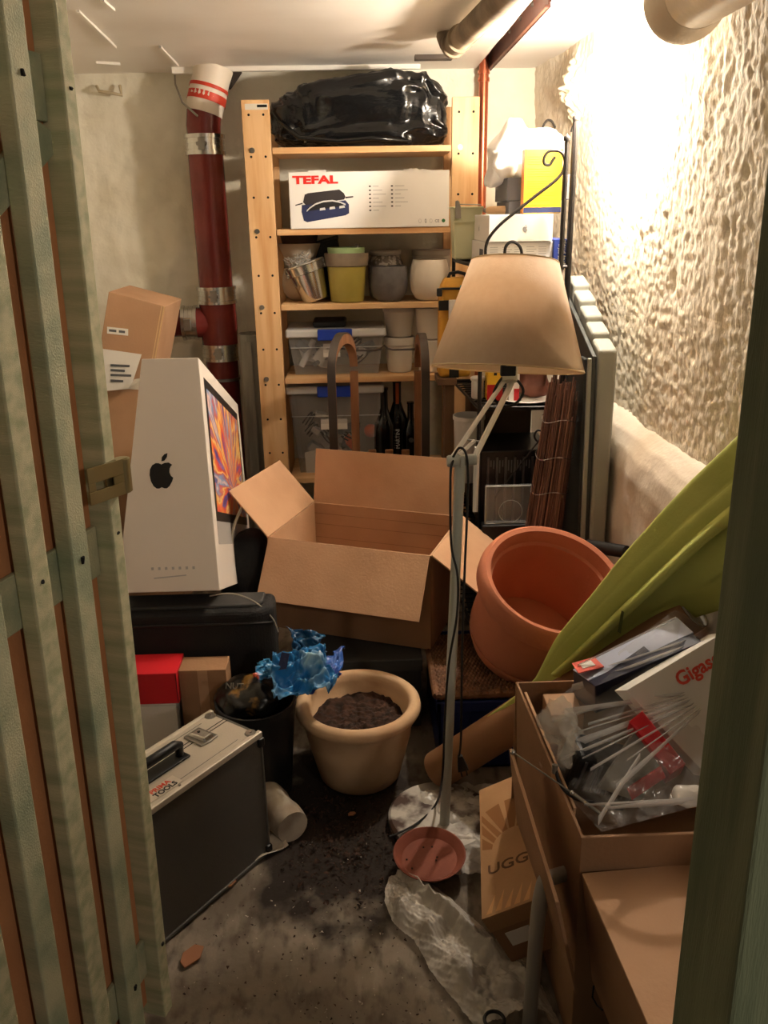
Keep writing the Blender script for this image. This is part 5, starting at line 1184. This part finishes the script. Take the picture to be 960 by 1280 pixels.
# second inner edge (doubled board) on the left wall
obj('flap', MB().hexa([(X0+.015,Y0+.1,.2),(X0+.021,Y0+.1,.2),(X0+.007,Y1-.02,.2),(X0+.002,Y1-.02,.2)], [(X0+.026,Y0+.1,ZT_-.035),(X0+.031,Y0+.1,ZT_-.035),(X0+.010,Y1-.02,ZT_-.012),(X0+.004,Y1-.02,ZT_-.012)]), CARD, big, bevel=.001)
# nearer carton with a lit top
nb = thing('front_carton', 'brown cardboard carton with lit top in the lower right corner', 'box', (.5,.9,.15))
n0 = P(716,1066,Z=.385); n1 = P(812,1285,Z=.385)
dv = (n1-n0).normalized(); sd = V((-dv.y, dv.x, 0)); sd = sd if sd.x > 0 else -sd
e0 = n0+dv*.045; e1 = n0+dv*.42; Wd = .36
if e0.y < 0: pass
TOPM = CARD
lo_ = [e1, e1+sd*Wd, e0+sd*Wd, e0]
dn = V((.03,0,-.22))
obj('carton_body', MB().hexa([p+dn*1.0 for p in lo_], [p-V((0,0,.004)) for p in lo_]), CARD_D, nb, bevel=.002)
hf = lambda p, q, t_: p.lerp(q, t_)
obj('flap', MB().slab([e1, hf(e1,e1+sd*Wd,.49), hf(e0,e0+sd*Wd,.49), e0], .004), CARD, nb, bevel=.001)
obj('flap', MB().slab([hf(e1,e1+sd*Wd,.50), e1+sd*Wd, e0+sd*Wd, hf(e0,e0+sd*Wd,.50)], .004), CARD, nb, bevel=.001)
sy = P(757,1245,X=.345)
obj('printed_symbol', MB().tube([P(752,1232,X=e0.x+.02)+V((-.012,0,0)), P(750,1246,X=e0.x+.02)+V((-.012,0,0)), P(756,1256,X=e0.x+.02)+V((-.012,0,0)), P(763,1262,X=e0.x+.02)+V((-.012,0,0))], .0015, 5), DKP, nb)
tag(obj('dark_crate', MB().box((.40,.70,0),(.70,1.05,.16)), mat('charcoal_board', (58,58,56)), bevel=.004), 'dark crate in the shadow under the front carton', 'crate')
# shoe box leaning on the carton
ua = P(603,1148,Z=.135); ub = P(600,988,Z=.135); uc_ = P(690,1103,Z=.205)
yv_ = (ub-ua).normalized(); xv_ = (uc_-ua); xv_ = (xv_-yv_*xv_.dot(yv_)).normalized()
SMx = frame(ua, xv_, yv_)
sb = thing('shoe_box', 'tan shoe box with dark lettering and sunburst print leaning on the carton', 'box', M=SMx)
TAN = mat('tan_board', (174,134,94), .75, c2=(162,122,82), ns=6, bump=.1, bs=140)
SL, SW_, SH_ = (ub-ua).length, .116, .115
obj('lid', MB().box((-.002,-.002,-.035),(SW_,SL+.002,0)), TAN, sb, local=True, bevel=.001)
obj('body', MB().box((0,0,-SH_),(SW_-.002,SL,-.034)), CARD_D, sb, local=True, bevel=.001)
UPR = mat('ugg_print', (92,62,34), .7); UPR2 = mat('ugg_ray_print', (138,92,48), .7)
LM = lambda x, y, a=0: Matrix.Translation((x,y,.0004)) @ Matrix.Rotation(a,4,'Z')
text('UGG', .036, LM(.058,.112), UPR, sb, local=True, xs=1.15, bold=.0004)
for k in range(9):
    a = R(168-20*k); cx_, cy_ = .07, .165
    r0, r1 = .045, .135
    ca, sa = math.cos(a), math.sin(a)
    wv0, wv1 = .006, .017
    p_ = [(cx_+r0*ca+wv0*sa, cy_+r0*sa-wv0*ca),(cx_+r1*ca+wv1*sa, cy_+r1*sa-wv1*ca),(cx_+r1*ca-wv1*sa, cy_+r1*sa+wv1*ca),(cx_+r0*ca-wv0*sa, cy_+r0*sa+wv0*ca)]
    p_ = [(max(.003,min(SW_-.004,u_)), max(.003,v_)) for u_, v_ in p_]
    obj('ray', MB().prism(p_, .0003, M=Matrix.Translation((0,0,.0001))), UPR2, sb, local=True)
for k in range(6):
    x = .008+.019*k
    obj('lower_ray', MB().prism([(x,.004),(x+.012,.004),(x+.020,.045+.006*(k%2))], .0003, M=Matrix.Translation((0,0,.0001))), mat('ray_pale', (206,156,104), .7), sb, local=True)
obj('end_label', MB().box((.022,-.0032,-.078),(.070,-.002,-.046)), LABELM, sb, local=True)
# bent grey tube
g0 = P(662,1290,Z=.0); g0 = V((g0.x, 1.10, 0))
q1, q2, q3, q4 = P(662,1275,Y=1.10), P(672,1150,Y=1.10), P(679,1108,Y=1.105), P(692,1096,Y=1.12)
gtube = MB().tube(smooth_path([V((q1.x-.002,1.10,.0135)), q1, q2, q3, P(684,1099,Y=1.11), q4, P(712,1090,Y=1.16)],5), .0125, 16)
tag(obj('bent_tube', gtube, mat('grey_tube', (164,158,148), .4), smooth=True), 'bent grey metal tube standing in front of the shoe box', 'tube')

# ---------------------------------------------------------------- bag of electronics
eb = thing('clear_bag', 'clear plastic bag stretched over cartons and cables in the open carton', 'bag', (.49,1.28,.3))
CLB = mat('clear_bag_film', (236,232,226), .14, alpha=.15, bump=.5, bs=9, stretch=(1,1,3), spec=.8)
def hull(u, w):
    "draped film over the heap"
    xl_ = 674+78*max(0,(w-.45)/.55); px = xl_+(900-xl_)*u; 
    top = 762+ (150-150*min(1,u/.75))*.85 if u < .75 else 762+ (u-.75)*4*30
    bot_ = 1040-40*u
    py = top+(bot_-top)*w
    Yv = 1.475-.365*w-.045*math.sin(u*math.pi)-.012*fbm((u*3,w*3,2),2.4)-.008*abs(noise.noise(V((u*5,w*14+u*9,1))))
    return P(px, py, Y=Yv)
obj('film', MB().grid(hull, 70, 70), CLB, eb, smooth='all')
STR = mat('film_highlight', (244,240,236), .25, alpha=.46)  # whitish ribbons along the film creases, their highlights painted in as colour
def film_y(px, py):
    u = max(0, min(1, (px-680)/220)); top = 762+(150-150*min(1,u/.75))*.85 if u < .75 else 762+(u-.75)*120
    w = max(0, min(1, (py-top)/(1040-40*u-top))); return 1.475-.365*w-.045*math.sin(u*math.pi)-.022
def streak(a, b, w0, w1):
    A_s = [V((a[0],a[1],0)).lerp(V((b[0],b[1],0)), k/8) for k in range(9)]
    vs = []
    for k, q in enumerate(A_s):
        h = (w0*(1-k/8)+w1*k/8)*(.75+.5*abs(noise.noise(V((a[0]*.37,k*.9,1)))))
        for sgn in (1, -1): vs.append(P(q.x, q.y-sgn*h, Y=film_y(q.x, q.y)-.004*(sgn > 0)))
    obj('crease', MB().add(vs, [(2*k,2*k+1,2*k+3,2*k+2) for k in range(8)]), STR, eb, smooth='all', solid=.0006)
for a, b, w0, w1 in (((722,915),(893,862),1.2,.6),((745,940),(892,866),1.2,.6),((728,948),(890,868),1.0,.5),((784,950),(889,876),1.2,.5),((706,890),(893,861),5,1.2),((712,932),(893,864),6,1.2),((700,950),(890,870),3,1),((738,962),(888,872),2.5,.8),((770,985),(885,880),6,1),((735,905),(893,858),2,.7),((748,1026),(800,945),6,5),((758,1010),(868,1000),2,5),((730,1006),(862,1000),1.5,3),((722,832),(845,772),1.2,1.5),((733,842),(872,796),1.5,1.5),((745,850),(860,806),3,1),((690,900),(760,880),4,2),((715,860),(745,850),5,5)):
    streak(a, b, w0, w1)
obj('knot', blob(P(868,1000,Y=1.08).x, 1.085, P(868,1008,Y=1.08).z, .03, .02, .010, .008, 30, 24, 2, .8), mat('film_knot', (214,208,200), .25, alpha=.75), eb, smooth='all')
obj('crumple', blob(P(708,920,Y=1.24).x, 1.26, P(708,955,Y=1.24).z, .024, .05, .05, .022, 20, 48, 3, .8, .03), mat('white_film', (206,198,186), .2, alpha=.38), eb, smooth='all')
# contents, each a thing of its own
o_, a_, b_2 = P(783,863,Y=1.27), P(905,790,Y=1.33), P(886,972,Y=1.20)
u_ = (a_-o_); v_ = (b_2-o_)
gq = [o_, o_+v_, o_+u_+v_, o_+u_]
gn = u_.cross(v_).normalized(); gn = gn if gn.y > 0 else -gn
gg = thing('phone_carton', 'white phone carton with red lettering inside the clear bag', 'box', o_)
obj('carton', MB().hexa([p+gn*.06 for p in gq], gq), WHITE, gg, bevel=.001)
text('Gigaset', .034, frame(o_.lerp(a_,.62)+v_*.16-gn*.001, u_, -v_), mat('print_salmon', (214,74,58), .6), gg, bold=.0008)
obj('ring_mark', MB().tube([o_+u_*.24+v_*.76-gn*.001+u_.normalized()*.006*math.cos(t)+v_.normalized()*.006*math.sin(t) for t in [k*math.pi/6 for k in range(12)]], .001, 4, closed=True), mat('print_salmon', (214,74,58)), gg)
RDC = mat('red_gloss', (208,28,36), .35)
rq = [P(786,902,Y=1.225), P(803,888,Y=1.225), P(858,955,Y=1.185), P(838,968,Y=1.18)]
rb = thing('red_slim_box', 'slim bright red box lying slanted inside the clear bag', 'box', rq[0])
obj('box_body', MB().hexa([p+V((.01,.04,-.05)) for p in rq], rq), RDC, rb, bevel=.002)
obj('lower_strip', MB().slab([P(790,1000,Y=1.185),P(832,972,Y=1.175),P(826,958,Y=1.18),P(784,986,Y=1.19)], .004), mat('red_gloss', (208,28,36)), rb)
nvq = [P(744,858,Y=1.35), P(878,802,Y=1.35), P(846,773,Y=1.45), P(716,838,Y=1.45)]
nv_ = thing('navy_carton', 'dark navy carton with pale blue top edge at the top of the clear bag', 'box', nvq[0])
obj('carton', MB().hexa([p+V((.02,.05,-.09)) for p in nvq], nvq), mat('navy_board', (34,38,60), .4), nv_, bevel=.002)
obj('pale_top', MB().slab([nvq[0].lerp(nvq[3],.3)+V((0,0,.002)), nvq[1].lerp(nvq[2],.35)+V((0,0,.002)), nvq[2]+V((0,0,.002)), nvq[3]+V((0,0,.002))], .002), mat('pale_blue_board', (176,184,206), .4), nv_)
tq = [P(722,842,Y=1.40),P(754,834,Y=1.40),P(742,822,Y=1.45),P(714,830,Y=1.45)]
obj('red_tag', MB().slab([p+V((0,-.004,.004)) for p in tq], .002), mat('salmon_tag', (220,92,76), .5), nv_)
cq = sum(tq, V((0,0,0)))/4
obj('tag_label', MB().slab([cq+(p-cq)*.5+V((0,-.005,.0055)) for p in tq], .001), WHITE, nv_)
bkq = thing('black_router', 'black device with grey grille inside the clear bag', 'router', P(745,975,Y=1.2))
rc0 = P(752,972,Y=1.25)
obj('case_body', MB().box((-.065,-.02,-.05),(.06,.06,.045), M=Matrix.Translation(rc0) @ Matrix.Rotation(R(18),4,'Y')), BLACK, bkq, bevel=.012, seg=3)
for k in range(7): obj('grille_bar', MB().box((-.05+.014*k,-.0225,-.02),(-.045+.014*k,-.0195,.035), M=Matrix.Translation(rc0) @ Matrix.Rotation(R(18),4,'Y')), mat('grey_bar', (92,92,94)), bkq)
c0 = P(715,975,Y=1.13)
tag(obj('coiled_lead', MB().tube(smooth_path([P(694,958,Y=1.19),P(698,975,Y=1.18),P(708,990,Y=1.17),P(725,1000,Y=1.16),P(742,1003,Y=1.16)],6), .003, 8), BLACK, smooth=True), 'black lead curling inside the left of the clear bag', 'cable')
obj('end_sleeve', MB().cyl(P(694,956,Y=1.19), P(693,966,Y=1.188), .005, n=10), STEEL, bpy.data.objects['coiled_lead'])
gyq = [P(748,985,Y=1.20), P(800,905,Y=1.23), P(832,945,Y=1.205), P(800,1003,Y=1.185)]
tag(obj('grey_manual', MB().slab([gyq[0],gyq[3],gyq[2],gyq[1]], .012), mat('grey_paper', (140,136,126), .6, c2=(112,108,100), ns=20)), 'grey printed booklet beside the slim red box in the clear bag', 'booklet')
tag(obj('packing_block', MB().box((.36,1.12,.02),(.64,1.46,.34)), CARD_D, bevel=.002), 'brown inner carton filling the open carton under the clear bag', 'box')
an_ = thing('telescopic_antenna', 'thin telescopic antenna with ball tip poking out over the carton edge', 'antenna', P(642,940,Y=1.18))
a, b, c = P(641,940,Y=1.17), P(715,991,Y=1.12), P(752,1018,Y=1.10)
obj('thin_rod', MB().cyl(a, b, .0013, n=8), STEEL, an_, smooth=True); obj('thick_rod', MB().cyl(b, c, .003, n=8), STEEL, an_, smooth=True)
obj('ball_tip', MB().lathe([(.0001,-.005)]+[(.005*math.sin(R(q)),-.005*math.cos(R(q))) for q in range(30,180,30)]+[(.0001,.005)], 12, M=Matrix.Translation(a)), CHROME, an_, smooth='all')
obj('joint_ball', MB().lathe([(.0001,-.004)]+[(.004*math.sin(R(q)),-.004*math.cos(R(q))) for q in range(30,180,30)]+[(.0001,.004)], 12, M=Matrix.Translation(b)), CHROME, an_, smooth='all')
tag(obj('brown_block', MB().box((.355,1.42,.30),(.42,1.50,.435)), CARD, bevel=.002), 'small pale brown carton in the back left corner of the open carton', 'box')

# grit and light flakes scattered over the bare floor
rg = random.Random(77); mb = MB()
for k in range(700):
    x = rg.uniform(-.36,.22); y = rg.uniform(1.06,1.6)
    if (x-.165)**2+(y-1.655)**2 < .017 or (x-.125)**2+(y-1.497)**2 < .008 or x > .02+(1.5-y)*.35: continue
    if x < -.23-(1.585-y)*.78+.02 and y > 1.3: continue
    s = rg.uniform(.0012,.0042); c = V((x,y,s*.4+.003))
    mb.add([c+V((rg.uniform(-s,s),rg.uniform(-s,s),rg.uniform(-s*.5,s*.6))) for _ in range(4)], [(0,1,2),(0,2,3),(0,3,1),(1,3,2)], int(rg.random() < .3))
tag(obj('floor_grit', mb, [SOIL, mat('pale_grit', (170,158,142), .9)]), 'fine grit and pale flakes strewn over the bare concrete', 'grit', kind='stuff')
